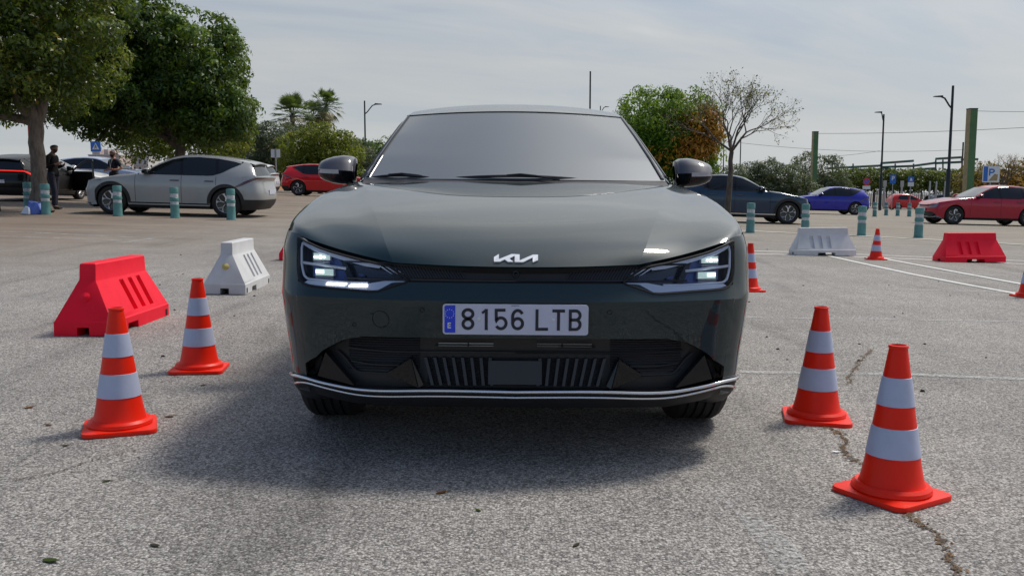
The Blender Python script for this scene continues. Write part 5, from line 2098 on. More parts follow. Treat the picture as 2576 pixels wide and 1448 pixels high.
palm('bushy palm, leftmost behind the round yellow green tree', 740, 72, 6.0, 1.75, 4)
palm('palm with a ragged crown between two other palms', 788, 76, 6.1, 1.7, 5)
palm('tallest palm, nearest to the lamp post', 824, 74, 6.9, 1.5, 6)
palm('small far palm by the foot of the left lamp post', 895, 105, 4.6, 1.6, 7)

# right of the car
tree('broad_tree', 'round bright green tree with an orange side, behind the right pillar', 1668, 43,
     [(-.7, 0, 4.0, 1.65, 1.7, 1.7), (.55, -.2, 4.1, 1.75, 1.7, 1.55), (1.3, 0, 3.1, 1.25, 1.5, 1.5), (-1.1, 0, 2.7, 1.5, 1.5, 1.5), (.2, -.3, 2.5, 2.0, 1.5, 1.3)],
     .16, 1.5, 'leaf_bright', .19, 720, 42, .23, 'bark_dark', seed=21, inner=.3, asp=.4,
     extra=[('leaf_orange', [(1.5, -1.5, 3.75, .72, .55, .92), (1.1, -1.9, 3.1, .45, .3, .5)], 120, 40), ('leaf_orange', [(.1, -2.0, 2.75, 1.4, .2, .45)], 16, 16)])


def bare_tree(label, px, Y, h, spread, trunk_r, fork, seed, leaf, nleaf, bark_m='bark_dark', depth=6, lean=(0, 0), name='bare_tree'):
    p = spot(px, Y)
    root = tag(empty(name, p), label, 'tree')
    r = random.Random(seed)
    b = MB()
    tips = []
    fk = Vector((lean[0], lean[1], fork))
    n = 8
    b.tube([(lean[0] * k / n + (r.uniform(-.02, .02) if 0 < k < n else 0), lean[1] * k / n, -.05 + (fork + .05) * k / n) for k in range(n + 1)],
           [trunk_r * (1.2 - .45 * k / n) for k in range(n + 1)], 10)

    def grow(q, d, L, rad, lev):
        pts = [q]
        dd = d.copy()
        for k in range(3):
            dd = (dd + Vector((r.uniform(-1, 1), r.uniform(-1, 1), r.uniform(-.5, .8))) * .17).normalized()
            pts.append(pts[-1] + dd * L / 3)
        b.tube([tuple(a) for a in pts], [rad, rad * .9, rad * .8, rad * .68], 6 if lev < 3 else 4, cap=False)
        if lev >= 3:
            tips.extend(pts[1:])
        if lev >= depth:
            return
        kids = 3 if (lev < 2 or r.random() < .45) else 2
        for k in range(kids):
            ax = dd.orthogonal().normalized()
            ax.rotate(Quaternion(dd, r.uniform(0, 6.28)))
            nd = dd.copy()
            nd.rotate(Quaternion(ax, R(r.uniform(18, 46))))
            nd.z += .06
            nd.x *= spread
            nd.normalize()
            grow(pts[-1] if k < 2 else pts[2], nd, L * r.uniform(.68, .88), rad * .57, lev + 1)
    for k in range(5):
        a = 2 * math.pi * k / 5 + r.uniform(-.3, .3)
        d = Vector((math.cos(a) * .75, math.sin(a) * .75, r.uniform(.65, 1.2))).normalized()
        grow(fk, d, h * .235, trunk_r * .46, 1)
    b.build('trunk', M[bark_m], root, 60, merge=0, recalc=False)
    rr = np.random.default_rng(seed)
    T_ = np.array([tuple(t) for t in tips])
    C = T_[rr.integers(0, len(T_), nleaf)] + rr.normal(0, .07, (nleaf, 3))
    leaf_mesh('crown', C, rr.normal(0, 1, (nleaf, 3)), .068, M[leaf], root, rr.normal(.5, .22, nleaf), .5, seed)
    return root


bare_tree('thin bare tree with few dry leaves in front of the dark car', 1826, 27.0, 3.0, 1.10, .085, 2.2, 5, 'leaf_dry', 1700, 'bark_dark', 6, lean=(.12, 0))
tree('olive_tree', 'olive tree behind the thin bare tree', 1815, 66,
     [(-1.3, 0, 1.5, 1.6, 1.4, 1.3), (.6, 0, 1.7, 1.4, 1.4, 1.2)], .14, .9, 'leaf_olive', .22, 220, 38, .25, seed=24, asp=.35, group='olive trees right of the car')
tree('olive_tree', 'wide olive tree above the bonnet of the dark car', 1930, 68,
     [(-1.5, 0, 1.9, 1.5, 1.4, 1.4), (.0, 0, 2.0, 1.5, 1.4, 1.5), (1.5, 0, 1.8, 1.4, 1.4, 1.5), (2.6, 0, 1.2, 1.2, 1.2, 1.0)], .15, .9, 'leaf_olive', .22, 460, 38, .25, seed=25, asp=.35, group='olive trees right of the car')
tree('olive_tree', 'tallest olive tree beside the left green tram post', 2052, 74,
     [(-1.0, 0, 2.5, 1.0, 1.3, 2.0), (1.0, 0, 2.6, 1.1, 1.3, 1.6), (1.6, 0, 1.5, 1.2, 1.3, 1.4), (-.3, .2, 1.3, 1.6, 1.2, 1.2)], .15, .9, 'leaf_olive', .22, 380, 38, .25, seed=26, asp=.35, group='olive trees right of the car')
bare_tree('autumn tree with thin branches behind the right tram post', 2518, 62, 3.1, 1.15, .12, 2.0, 9, 'leaf_orange', 900, 'bark_dark', 5, name='autumn_tree')
tree('autumn_tree', 'orange brown tree behind the blue parking sign', 2500, 68,
     [(-1.4, 0, 2.2, 1.5, 1.3, 1.6), (.8, 0, 2.0, 1.6, 1.3, 1.4), (2.6, 0, 2.4, 1.4, 1.3, 1.6)], .15, 1.0, 'leaf_rust', .22, 330, 34, .25, seed=29,
     extra=[('leaf_orange', [(-1.0, -1.2, 1.9, 1.2, .4, 1.1), (1.0, -1.2, 2.0, 1.2, .4, 1.0)], 90, 26)])
for i in range(13):      # clipped row of trees along the tram line
    px = 2110 + i * 29 + (i % 3) * 3
    lab = 'clipped row tree with a dark trunk under the green pergola'
    tree('row_tree', lab, px, 96 + (i % 2) * 2.5,
         [(-.55, 0, 3.0 + .12 * (i % 4), .95, 1.0, .85), (.55, 0, 3.05, .9, 1.0, .95), (0, 0, 2.5, 1.1, 1.0, .6)], .10, 1.9, 'leaf_hedge', .26, 95, 26, .22, 'bark_dark', seed=40 + i, group='clipped row trees along the tram line')


# ------------------------------------------------------------------ poles, wires, signs, buildings
def lamp_post(label, px, Y, py_top, arm, rad=.055, arm_drop=.5, arm_len=1.3, name='street_lamp'):
    p = spot(px, Y)
    h = at(px, py_top, Y).z - p.z
    root = tag(empty(name, p), label, 'street lamp', 'street lamps')
    MB().tube([(0, 0, -.1), (0, 0, h * .35), (0, 0, h * .36), (0, 0, h)], [rad * 1.6, rad * 1.5, rad, rad * .8], 10).build('pole', M['lamp_metal'], root, 40)
    if arm:
        b = MB().tube([(0, 0, h - arm_drop - .55), (arm * arm_len * .25, 0, h - arm_drop - .35), (arm * arm_len * .7, 0, h - arm_drop + .15), (arm * arm_len, 0, h - arm_drop + .25)], rad * .6, 8)
        a = b.build('arm', M['lamp_metal'], root, 40)
        MB().prism([(arm * (arm_len - .05), -.14, h - arm_drop + .22), (arm * (arm_len + .55), -.11, h - arm_drop + .24), (arm * (arm_len + .55), .11, h - arm_drop + .24), (arm * (arm_len - .05), .14, h - arm_drop + .22)],
                   [(arm * (arm_len - .05), -.12, h - arm_drop + .34), (arm * (arm_len + .5), -.08, h - arm_drop + .30), (arm * (arm_len + .5), .08, h - arm_drop + .30), (arm * (arm_len - .05), .12, h - arm_drop + .34)]).build('lamp_head', M['lamp_metal'], a, 30)
    return root


lamp_post('dark street lamp standing alone left of the car roof', 921, 75, 254, 1, .075, .55, .9)
lamp_post('tall dark pole behind the right half of the car roof', 1482, 55, 180, 0, .06)
lamp_post('tiny far street lamp just right of the tall pole over the roof', 1508, 130, 267, 1, .09, .4, .7)
lamp_post('thinner dark lamp post between the two green tram posts', 2213, 78, 288, -1, .085, .1, .25)
lamp_post('tallest dark street lamp left of the right tram post', 2381, 62, 216, -1, .10, 1.0, .75)
lamp_post('far street lamp rising over the round yellow green tree', 872, 110, 345, -1, .08, .8, .9)
lamp_post('thin pole left of the bare tree trunk', 1817, 60, 340, 0, .04, name='thin_pole')
lamp_post('thin pole right of the bare tree trunk', 1859, 72, 345, 0, .05, name='thin_pole')
lamp_post('thin dark pole under the big trees beside the crossing sign', 318, 60, 410, 0, .05, name='thin_pole')


def tram_post(label, px, Y, py_top, w):
    p = spot(px, Y)
    h = at(px, py_top, Y).z - p.z
    root = tag(empty('tram_post', p), label, 'tram post', 'green tram posts')
    for dx_, ww, m in ((-w * .44, .12, 'tan_shade_print'), (w * .06, .88, 'green_metal')):  # narrow tan strip is the post's shadow side, painted in
        MB().box((dx_, 0, h / 2), (w * ww - .004, w * .9, h)).build('post_half', M[m], root, 20)
    MB().box((0, 0, h + .03), (w * 1.05, w * .95, .06)).build('post_cap', M['lamp_metal'], root, 20)
    MB().box((0, -w * .46, 1.25), (w * .7, .02, .55)).build('notice', M['bag_blue'], root, 20)
    return root, p + Vector((0, 0, h))


tpa, ta = tram_post('green tram post standing by the olive trees', 2044, 70, 333, .40)
tpb, tb = tram_post('larger green tram post near the right picture edge', 2431, 52, 276, .46)
tpc = MB().tube([(0, 0, -.1), (0, 0, 5.8)], .07, 8).build('thin_pole', M['bark_dark'], None, 40)
tpc.location = spot(2414, 75)
tag(tpc, 'brown pole right behind the larger tram post', 'pole')


def wire(label, a, c, sag, r=.012):
    P = [tuple(Vector(a).lerp(Vector(c), t) - Vector((0, 0, sag * 4 * t * (1 - t)))) for t in np.linspace(0, 1, 24)]
    o = MB().tube(P, r, 4).build('cable', M['wire'], None, 60)
    tag(o, label, 'cable', 'overhead cables')


wire('overhead cable from the left tram post to the right picture edge', ta + Vector((.2, 0, -.1)), at(2700, 314, 56), .15, .014)
wire('topmost overhead cable leaving the larger tram post to the right', tb + Vector((.2, 0, -.08)), at(2700, 279, 50), .05, .012)
wire('long low overhead cable across the bare sky behind the posts', at(1830, 356, 84), at(2440, 376, 84), .5, .016)
wire('lowest overhead cable sloping up to the thin lamp post', at(2060, 395, 92), at(2213, 380, 80), .1, .014)


def pergola():
    root = tag(empty('pergola', spot(2250, 104)), 'dark green steel pergola with curved struts above the clipped trees', 'pergola')
    o = Vector(root.location)
    Y = 104
    q = lambda px, py: tuple(at(px, py, Y) - o)
    b = MB()
    for (x0, y0, x1, y1) in ((2080, 424, 2216, 417), (2082, 437, 2214, 433), (2216, 411, 2298, 405), (2216, 421, 2300, 418), (2296, 418, 2354, 410), (2296, 427, 2354, 424), (2354, 400, 2420, 396), (2354, 411, 2420, 408), (2418, 402, 2460, 401), (2150, 428, 2240, 426)):
        b.tube([q(x0, y0), q(x1, y1)], .15, 6)
    b.build('beam', M['pergola'], root, 40)
    b = MB()
    for x in (2094, 2146, 2216, 2252, 2298, 2354, 2372, 2420):
        MB().tube([q(x, 402 if x > 2340 else 412), q(x, 470)], .085, 6).build('upright', M['pergola'], root, 40)
    b = MB()
    for x in (2100, 2150, 2215, 2260, 2310, 2370):
        b.tube([q(x, 440), q(x + 16, 430), q(x + 30, 436), q(x + 46, 426)], .11, 5)
        b.tube([q(x + 4, 425), q(x + 20, 434), q(x + 36, 428), q(x + 50, 440)], .10, 5)
    b.build('strut', M['pergola'], root, 40)


pergola()


def sign(label, px, Y, py_top, w, h, face, pole_m='steel', name='road_sign', deco=None, round_=False, low=None):
    p = spot(px, Y)
    t = at(px, py_top, Y)
    H = t.z - p.z
    root = tag(empty(name, p), label, 'sign')
    MB().tube([(0, .03, -.1), (0, .03, H)], .035, 8).build('post', M[pole_m], root, 40)
    b = MB()
    if round_:
        b.lathe([(.001, .0), (w / 2, 0), (w / 2, .02), (.001, .02)], 28, 0, Matrix.Translation((0, -.02, H - w / 2)) @ Matrix.Rotation(R(-90), 4, 'X') @ Matrix.Scale(-1, 4, (0, 0, 1)))
    else:
        b.box((0, -.015, H - h / 2), (w, .025, h))
    f = b.build('sign_face', M[face], root, 25)
    if deco:
        deco(f, H)
    if low:
        MB().box((0, -.015, H - h - .02 - low[1] / 2), (low[0], .025, low[1])).build('lower_panel', M[low[2]], root, 25)
    return root


def flat(parent, name, m, pts, y=-.030, th=.003):
    MB().prism([(x, y, z) for x, z in pts], [(x, y + th, z) for x, z in pts]).build(name, M[m], parent, 20)


def crossing(f, H):
    z = H - .35
    flat(f, 'triangle', 'sign_white', [(-.24, z - .20), (.24, z - .20), (0, z + .24)])
    b = MB()
    for s in ([(-.02, z + .08), (.0, z - .02), (-.08, z - .16)], [(.0, z - .02), (.07, z - .15)], [(-.09, z - .02), (0, z + .04), (.07, z - .01)]):
        ribbon(b, s, .035, -.034)
    b.lathe([(.001, 0), (.028, 0), (.028, .003)], 10, 0, Matrix.Translation((-.02, -.034, z + .12)) @ Matrix.Rotation(R(90), 4, 'X'))
    b.build('walking_figure', M['sign_ink'], f, 20)


sign('blue crossing sign with a walking figure in a white triangle', 246, 62, 356, .70, .70, 'sign_blue', deco=crossing)
sign('back of a small white sign behind the red crossover', 696, 50, 376, .50, .45, 'sign_white', 'steel', name='blank_sign', deco=lambda f, H: flat(f, 'stripe', 'steel', [(-.05, H - .44), (.05, H - .44), (.05, H - .01), (-.05, H - .01)]))


def noparking(f, H):
    c = H - .30
    b = MB().lathe([(.001, 0), (.21, 0), (.21, .004)], 24, 0, Matrix.Translation((0, -.044, c)) @ Matrix.Rotation(R(90), 4, 'X'))
    b.build('blue_disc', M['sign_blue'], f, 20)
    b = MB()
    ribbon(b, [(-.17, c + .17), (.17, c - .17)], .07, -.050)
    b.build('red_bar', M['sign_red'], f, 20)


sign('round red and blue no parking sign with a white panel below', 2177, 72, 525 - 77, .60, .60, 'sign_red', deco=noparking, round_=True, low=(.62, .28, 'sign_white'))


def letter_p(f, H, w=.30, z0=-.46, sc_=1.0, m='sign_white', y=-.030):
    b = MB()
    x = -.09 * sc_
    z = H + z0
    ribbon(b, [(x, z - .02 * sc_), (x, z + .34 * sc_)], .07 * sc_, y)
    ribbon(b, [(x, z + .305 * sc_)] + arc(x + .09 * sc_, z + .22 * sc_, .10 * sc_, .085 * sc_, 90, -90, 10) + [(x, z + .135 * sc_)], .07 * sc_, y - .0004)
    b.build('letter', M[m], f, 20)


sign('blue parking sign on a pole left of the disabled bay sign', 2243, 80, 440, .52, .78, 'sign_blue', deco=lambda f, H: letter_p(f, H))
sign('blue and white sign above the red hatchback\'s windscreen', 2288, 78, 445, .52, .45, 'sign_blue', deco=lambda f, H: flat(f, 'pictogram', 'sign_white', [(-.12, H - .36), (.12, H - .36), (.06, H - .12), (-.06, H - .12)]), low=(.52, .36, 'sign_white'))


def park_sign(f, H):
    flat(f, 'blue_field', 'sign_blue', [(-.50, H - .98), (-.22, H - .98), (-.22, H - .03), (-.50, H - .03)])
    b = MB()
    ribbon(b, [(-.10, H - .62), (-.10, H - .18)], .09, -.032)
    ribbon(b, [(-.10, H - .22)] + arc(.04, H - .32, .14, .10, 90, -90, 10) + [(-.10, H - .42)], .09, -.0325)
    b.build('letter', M['sign_blue'], f, 20)
    flat(f, 'lower_print', 'tan_shade_print', [(-.16, H - .95), (.40, H - .95), (.44, H - .55), (.22, H - .50)], -.031)


sign('large white parking sign with a blue letter in front of the autumn trees', 2487, 58, 418, 1.10, 1.05, 'sign_white', deco=park_sign)
o = MB().box((0, 0, .45), (.34, .08, .9)).box((0, .0, -.3), (.06, .06, .7)).build('notice_board', M['sign_green'], None, 20)
o.location = spot(2460, 50) + Vector((0, 0, .85))
tag(o, 'bright green panel right of the larger tram post', 'panel')
for i, px in enumerate((2223, 2266, 2336, 2352, 2374)):
    p = spot(px, 90)
    o = MB().box((0, 0, 1.2), (.16, .12, 2.5)).box((0, -.04, 2.55), (.34 if i < 2 else .16, .06, .62)).build('marker_post', M['steel'], None, 20)
    o.location = p
    tag(o, ['pale marker post between the thin lamp post and the blue parking sign', 'pale marker post between the two blue signs', 'pale short post left of the tall lamp, further left', 'pale short post beside the tall lamp', 'pale short post nearest to the tall lamp'][i], 'post', 'pale posts before the clipped trees')


def fence():
    root = tag(empty('picket_fence', spot(2250, 108)), 'pale picket fence behind the clipped tree trunks', 'fence')
    o = Vector(root.location)
    b = MB()
    for i in range(150):
        x = -12 + i * .24
        z = float(gz(o.x + x, o.y)) - o.z
        b.box((x, 0, z + .9), (.13, .05, 1.8 + .15 * math.sin(i * .8)))
    f = b.build('picket', M['fence_grey'], root, 20)
    f['kind'] = 'stuff'
    b = MB()
    for zz_ in (.4, 1.5):
        b.tube([(x, .06, float(gz(o.x + x, o.y)) - o.z + zz_) for x in np.linspace(-12, 24, 20)], .04, 5)
    b.build('rail', M['fence_grey'], root, 20)


M['fence_grey'] = worn(mat('weathered fence', (0.27, 0.25, 0.26), 0.8), 3, 0.4)
fence()


def wallmat(name, c1, c2, rows, cols):
    return worn(mat(name, c1, 0.85), 0.4, 0.15, tint=c2)


M['wall_orange'] = wallmat('orange render', (0.50, 0.26, 0.11), (0.42, 0.21, 0.10), 5, 8)
M['wall_pink'] = wallmat('pinkish render', (0.48, 0.39, 0.36), (0.40, 0.32, 0.31), 5, 8)
M['wall_pale'] = wallmat('pale render', (0.55, 0.53, 0.52), (0.46, 0.45, 0.45), 5, 8)
M['pane'] = mat('dark window', (0.10, 0.11, 0.13), 0.15)


def building(label, px0, px1, Y, py_top, m, floors, cols, roofbits=True, seed=0):
    a, c = at(px0, py_top, Y), at(px1, py_top, Y)
    z0 = float(gz((a.x + c.x) / 2, Y)) - 1
    root = tag(empty('apartment_block', ((a.x + c.x) / 2, Y, z0)), label, 'building', 'far buildings')
    W, H = c.x - a.x, a.z - z0
    MB().box((0, 6, H / 2), (W, 12, H)).build('wall', M[m], root, 20)
    r = random.Random(seed)
    fh = min(3.0, (H - 1.5) / floors)
    for i in range(floors):
        z = H - 1.9 - i * fh
        if z < 1:
            break
        for j in range(cols):
            x = -W / 2 + W * (j + .5) / cols
            f = MB().box((x, -.04, z), (W / cols * .55, .14, 1.5)).build('window', M['sign_white'], root, 20)
            MB().box((x, -.10, z), (W / cols * .46, .06, 1.3)).build('pane', M['pane'], f, 20)
        MB().box((0, -.35, z - 1.1), (W * .96, .7, .25)).build('balcony', M['wall_pale'], root, 20)
    if roofbits:
        b = MB()
        for k in range(3):
            x = r.uniform(-W * .4, W * .4)
            b = MB().box((x, 4, H + 1.1), (W * r.uniform(.08, .2), 4, 2.2)).build('roof_house', M[m], root, 20)
    MB().box((0, 6, H + .15), (W + .3, 12.3, .3)).build('parapet', M['wall_pale'], root, 20)
    return root


building('pinkish far apartment block under the dark tree crown', 222, 300, 330, 391, 'wall_pink', 5, 5, seed=1)
building('pale far apartment block right of the pinkish one', 303, 372, 350, 396, 'wall_pale', 5, 5, seed=2)
building('tall far pale block rising behind the pinkish one', 232, 262, 420, 383, 'wall_pale', 6, 3, seed=3)
building('orange building behind the grey car roof and the olive tree', 560, 668, 120, 351, 'wall_orange', 3, 6, seed=4)
building('pale far building behind the round green tree', 1500, 1560, 340, 470, 'wall_pale', 3, 4, seed=5)
o = MB().box((0, 0, 2.2), (.5, .12, 4.4)).build('red_banner', M['sign_red'], None, 20)
o.location = spot(92, 46)
tag(o, 'tall red banner showing left of the big tree trunk', 'banner')


def stool():
    p = spot(-20, 22.6)
    root = tag(empty('folding_table', p), 'small white topped folding table at the left picture edge', 'table')
    MB().box((-.10, 0, .74), (.62, .5, .03)).build('tabletop', M['sign_white'], root, 20)
    for a, c in (((-.30, -.2), (-.42, -.2)), ((.12, -.2), (.20, -.2)), ((.02, .2), (.10, .2)), ((-.35, .2), (-.30, .2))):
        MB().tube([(a[0], a[1], .73), (c[0], c[1], 0)], .014, 6).build('leg', M['lamp_metal'], root, 30)


stool()


def bag():
    p = spot(88, 22.0)
    r = np.random.default_rng(3)
    v = MB()
    P = []
    for i, z in enumerate(np.linspace(0, .30, 7)):
        ring = []
        for k in range(16):
            a = 2 * math.pi * k / 16
            rr = (.20 - .42 * z + .02 * math.sin(5 * a)) * r.uniform(.8, 1.25)
            ring.append((rr * 1.4 * math.cos(a), rr * math.sin(a), z * r.uniform(.85, 1.1)))
        P.append(ring)
    v.grid(np.array(P), cv=True)
    v.poly(P[-1])
    o = v.build('plastic_bag', M['bag_blue'], None, 20)
    o.location = p
    tag(o, 'crumpled blue plastic bag at the foot of the big tree', 'bag')
    b = MB().prism([(-.22, -.24, .02), (-.02, -.26, .0), (-.05, -.2, .16), (-.12, -.2, .20)], [(-.2, -.2, .02), (0, -.2, 0), (-.03, -.16, .15), (-.1, -.16, .19)])
    b.build('bag_side', M['bag_white'], o, 10)


bag()


# ------------------------------------------------------------------ people
def skinned(name, joints, edges, m, parent=None, sub=2):
    me = bpy.data.meshes.new(name)
    names = list(joints)
    me.from_pydata([joints[n][:3] for n in names], [(names.index(a), names.index(c)) for a, c in edges], [])
    o = bpy.data.objects.new(name, me)
    COL.objects.link(o)
    sk = o.modifiers.new('skin', 'SKIN')
    sk.use_smooth_shade = True
    for i, n in enumerate(names):
        d = joints[n][3]
        d = d if hasattr(d, '__len__') else (d, d)
        me.skin_vertices[0].data[i].radius = d
        me.skin_vertices[0].data[i].use_root = (i == 0)
    ss = o.modifiers.new('sub', 'SUBSURF')
    ss.levels = ss.render_levels = sub
    dg = bpy.context.evaluated_depsgraph_get()
    dg.update()
    m2 = bpy.data.meshes.new_from_object(o.evaluated_get(dg))
    m2.name = name
    m2.materials.clear()
    m2.materials.append(m)
    o.modifiers.clear()
    o.data = m2
    o.parent = parent
    return o


def fingers(j, e, wrist, d, side_, tag_, curl):
    """palm and five fingers from the wrist along d"""
    d = Vector(d).normalized()
    s = Vector(side_).normalized()
    c = Vector(curl).normalized()
    w_ = Vector(wrist)
    pal = w_ + d * .045
    j[tag_ + 'palm'] = (*pal, (.034, .018))
    e.append((tag_ + 'wrist', tag_ + 'palm'))
    for i, (o_, l_) in enumerate(((-.028, .066), (-.009, .076), (.010, .072), (.028, .056))):
        k0 = w_ + d * .085 + s * o_
        k1 = k0 + d * l_ * .5 + c * l_ * .15
        k2 = k1 + d * l_ * .3 + c * l_ * .35
        for n, q, r_ in (('a', k0, .0095), ('b', k1, .0085), ('c', k2, .0075)):
            j[f'{tag_}f{i}{n}'] = (*q, r_)
        e += [(tag_ + 'palm', f'{tag_}f{i}a'), (f'{tag_}f{i}a', f'{tag_}f{i}b'), (f'{tag_}f{i}b', f'{tag_}f{i}c')]
    t0 = w_ + d * .035 - s * .036
    t1 = t0 + d * .035 - s * .016 + c * .012
    j[tag_ + 't0'] = (*t0, .011)
    j[tag_ + 't1'] = (*t1, .009)
    e += [(tag_ + 'palm', tag_ + 't0'), (tag_ + 't0', tag_ + 't1')]


def person(label, loc, rz, H, arms, m_skin, m_shirt, m_trs, head_tilt=0.0, beard=False, lanyard=False, step=.06):
    """built facing -y, standing; arms: for each side (elbow, wrist, hand direction)"""
    k = H / 1.75
    j = {'pelvis': (0, 0, .96, (.145, .105)), 'waist': (0, .0, 1.10, (.135, .095)), 'chest': (0, .01, 1.30, (.165, .11)), 'collar': (0, .015, 1.44, (.10, .075)),
         'neck': (0, -.0, 1.52, .056), 'jaw': (0, -.025 - head_tilt * .05, 1.580, (.070, .080)), 'skull': (0, -.010 - head_tilt * .06, 1.660, (.092, .112)), 'top': (0, .000 - head_tilt * .06, 1.735, (.072, .092))}
    e = [('pelvis', 'waist'), ('waist', 'chest'), ('chest', 'collar'), ('collar', 'neck'), ('neck', 'jaw'), ('jaw', 'skull'), ('skull', 'top')]
    for s, t in ((1, 'r'), (-1, 'l')):
        st = step * s
        j[t + 'hip'] = (s * .095, 0, .90, (.095, .10))
        j[t + 'knee'] = (s * .10, -.02 + st, .50, .062)
        j[t + 'ankle'] = (s * .105, .01 + st, .085, .042)
        j[t + 'toe'] = (s * .115, -.13 + st, .035, (.042, .032))
        e += [('pelvis', t + 'hip'), (t + 'hip', t + 'knee'), (t + 'knee', t + 'ankle'), (t + 'ankle', t + 'toe')]
        el, wr, hd = arms[0 if s > 0 else 1]
        j[t + 'sh'] = (s * .185, .015, 1.405, .066)
        j[t + 'elbow'] = (*el, .046)
        j[t + 'wrist'] = (*wr, .031)
        e += [('collar', t + 'sh'), (t + 'sh', t + 'elbow'), (t + 'elbow', t + 'wrist')]
        d = Vector(hd).normalized()
        sd = d.cross(Vector((0, 1, 0)) if abs(d.y) < .9 else Vector((0, 0, 1))).normalized()
        fingers(j, e, wr, d, sd, t, Vector((-s, 0, 0)))
    body = skinned('person', j, e, M[m_skin], None, 2)
    tag(body, label, 'person')
    # face
    hx = -head_tilt * .06
    fc = MB()
    fc.prism([(-.012, -.105 + hx, 1.632), (.012, -.105 + hx, 1.632), (.006, -.098 + hx, 1.672), (-.006, -.098 + hx, 1.672)], [(-.016, -.07 + hx, 1.62), (.016, -.07 + hx, 1.62), (.008, -.07 + hx, 1.68), (-.008, -.07 + hx, 1.68)])
    for s in (1, -1):
        fc.lathe([(.001, -.004), (.018, -.002), (.024, .008), (.016, .012)], 10, 0, Matrix.Translation((s * .088, .0 + hx, 1.645)) @ Matrix.Rotation(R(90), 4, 'Y') @ Matrix.Scale(1.4, 4, (1, 0, 0)))
    fc.build('face_features', M[m_skin], body, 40)
    V = np.array([tuple(v.co) for v in body.data.vertices])

    def skin_y(x, z):      # front of the head at (x, z)
        w_ = np.exp(-((V[:, 0] - x) ** 2 + (V[:, 2] - z) ** 2) / .0006) * (V[:, 1] < hx) * (V[:, 2] > 1.53)
        return float((w_ * V[:, 1]).sum() / max(w_.sum(), 1e-6))
    ey = MB()
    for s in (1, -1):
        ey.tube([(s * .018, skin_y(s * .018, 1.662), 1.662), (s * .040, skin_y(s * .040, 1.662), 1.662)], .005, 6)
        ey.tube([(s * .014, skin_y(s * .014, 1.680), 1.680), (s * .044, skin_y(s * .044, 1.681), 1.681)], .004, 5)
    ey.tube([(-.022, skin_y(-.022, 1.598), 1.598), (0, skin_y(0, 1.598), 1.598), (.022, skin_y(.022, 1.598), 1.598)], .005, 5)
    ey.build('eyes_and_mouth', M['hair'], body, 40)
    def shell(name, keep, off, mt):      # hair grown on the scalp itself
        me = body.data
        q = MB()
        for f in me.polygons:
            c = f.center
            if keep(c.x, c.y - hx, c.z):
                q.add([tuple(me.vertices[i].co + me.vertices[i].normal * off) for i in f.vertices], [tuple(range(len(f.vertices)))])
                q.add([tuple(me.vertices[i].co - me.vertices[i].normal * .004) for i in f.vertices], [tuple(range(len(f.vertices)))])
        if q.v:
            q.build(name, M[mt], body, 60)
    zt_ = max(v.co.z for v in body.data.vertices)
    shell('hair', lambda x, y, z: z > 1.56 and (z > zt_ - .058 - y * .12 or (y > .010 and z > 1.60)), .012, 'hair')
    if beard:
        shell('beard', lambda x, y, z: 1.535 < z < 1.612 and y < -.025 and not (abs(z - 1.598) < .006 and abs(x) < .02), .006, 'hair')
    g = 1.13
    sh = {n: (*j[n][:3], tuple(v * g for v in j[n][3]) if hasattr(j[n][3], '__len__') else j[n][3] * g) for n in ('pelvis', 'waist', 'chest', 'collar')}
    sh = {'hem': (0, 0, .86, (.200, .155)), **sh}
    sh['pelvis'] = (0, 0, .96, (.192, .148))
    se = [('hem', 'pelvis'), ('pelvis', 'waist'), ('waist', 'chest'), ('chest', 'collar')]
    for t in 'rl':
        S, E_ = np.array(j[t + 'sh'][:3]), np.array(j[t + 'elbow'][:3])
        sh[t + 'sh'] = (*S, .078)
        sh[t + 'sl'] = (*(S + (E_ - S) * (.75 if lanyard else 1.0)), .066 if lanyard else .056)
        se += [('collar', t + 'sh'), (t + 'sh', t + 'sl')]
        if not lanyard:
            W_ = np.array(j[t + 'wrist'][:3])
            sh[t + 'cuff'] = (*(E_ + (W_ - E_) * .9), .042)
            se.append((t + 'sl', t + 'cuff'))
    skinned('shirt', sh, se, M[m_shirt], body, 2)
    tr = {'pelvis': (0, 0, .955, (.180, .138)), 'band': (0, 0, 1.07, (.165, .125))}
    te = [('pelvis', 'band')]
    for t in 'rl':
        for n, r_ in (('hip', .108), ('knee', .080), ('ankle', .066)):
            tr[t + n] = (*j[t + n][:3], r_)
        te += [('pelvis', t + 'hip'), (t + 'hip', t + 'knee'), (t + 'knee', t + 'ankle')]
    skinned('trousers', tr, te, M[m_trs], body, 2)
    for t in 'rl':
        x, y, z, _ = j[t + 'toe']
        skinned('shoe', {'a': (x * .96, y + .17, .048, (.045, .046)), 'b': (x, y + .06, .045, (.050, .042)), 'c': (x, y - .05, .034, (.046, .032))}, [('a', 'b'), ('b', 'c')], M['shoe'], body, 2)
    if lanyard:
        b = MB()
        b.tube([(-.06, -.09, 1.47), (-.02, -.125, 1.30), (0, -.13, 1.16)], .008, 5)
        b.tube([(.06, -.09, 1.47), (.02, -.125, 1.30), (0, -.13, 1.16)], .008, 5)
        b.box((0, -.135, 1.10), (.085, .008, .12))
        b.build('lanyard', M['paper'], body, 20)
    body.location = loc
    body.rotation_euler = (0, 0, rz)
    body.scale = (k, k, k)
    return body


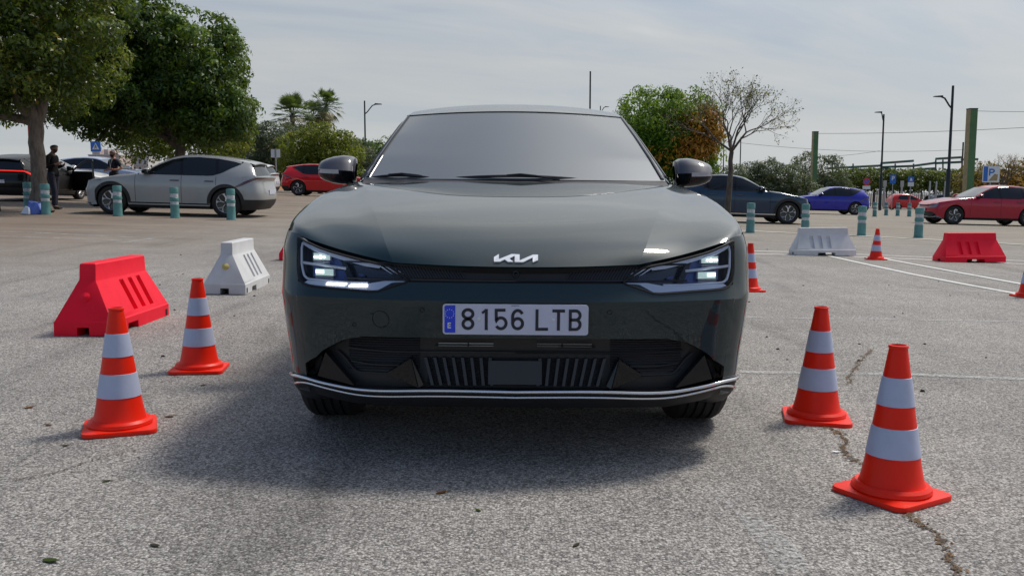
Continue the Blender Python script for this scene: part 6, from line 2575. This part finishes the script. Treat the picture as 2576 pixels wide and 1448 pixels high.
# the man by the trunk: profile to the right, head bowed, hands together in front
pp = spot(139, 24.6)
person('man in black standing in profile between the tree trunk and the black car', pp, R(84), 1.76,
       [((.25, .06, 1.13), (.16, -.22, 1.20), (-.5, -.5, .25)), ((-.25, .03, 1.12), (-.14, -.20, 1.22), (.5, -.5, .3))],
       'skin_dark', 'black_cloth', 'navy_cloth', .9, True, False, .05)
pp = spot(290, 31.5)
person('man in a navy shirt with a white lanyard behind the grey car', pp, R(-28), 1.78,
       [((.29, .10, 1.14), (.20, -.17, 1.10), (-.6, -.6, .1)), ((-.27, .02, 1.12), (-.16, -.24, 1.08), (.6, -.7, .0))],
       'skin', 'navy_cloth', 'navy_cloth', .2, True, True, .05)
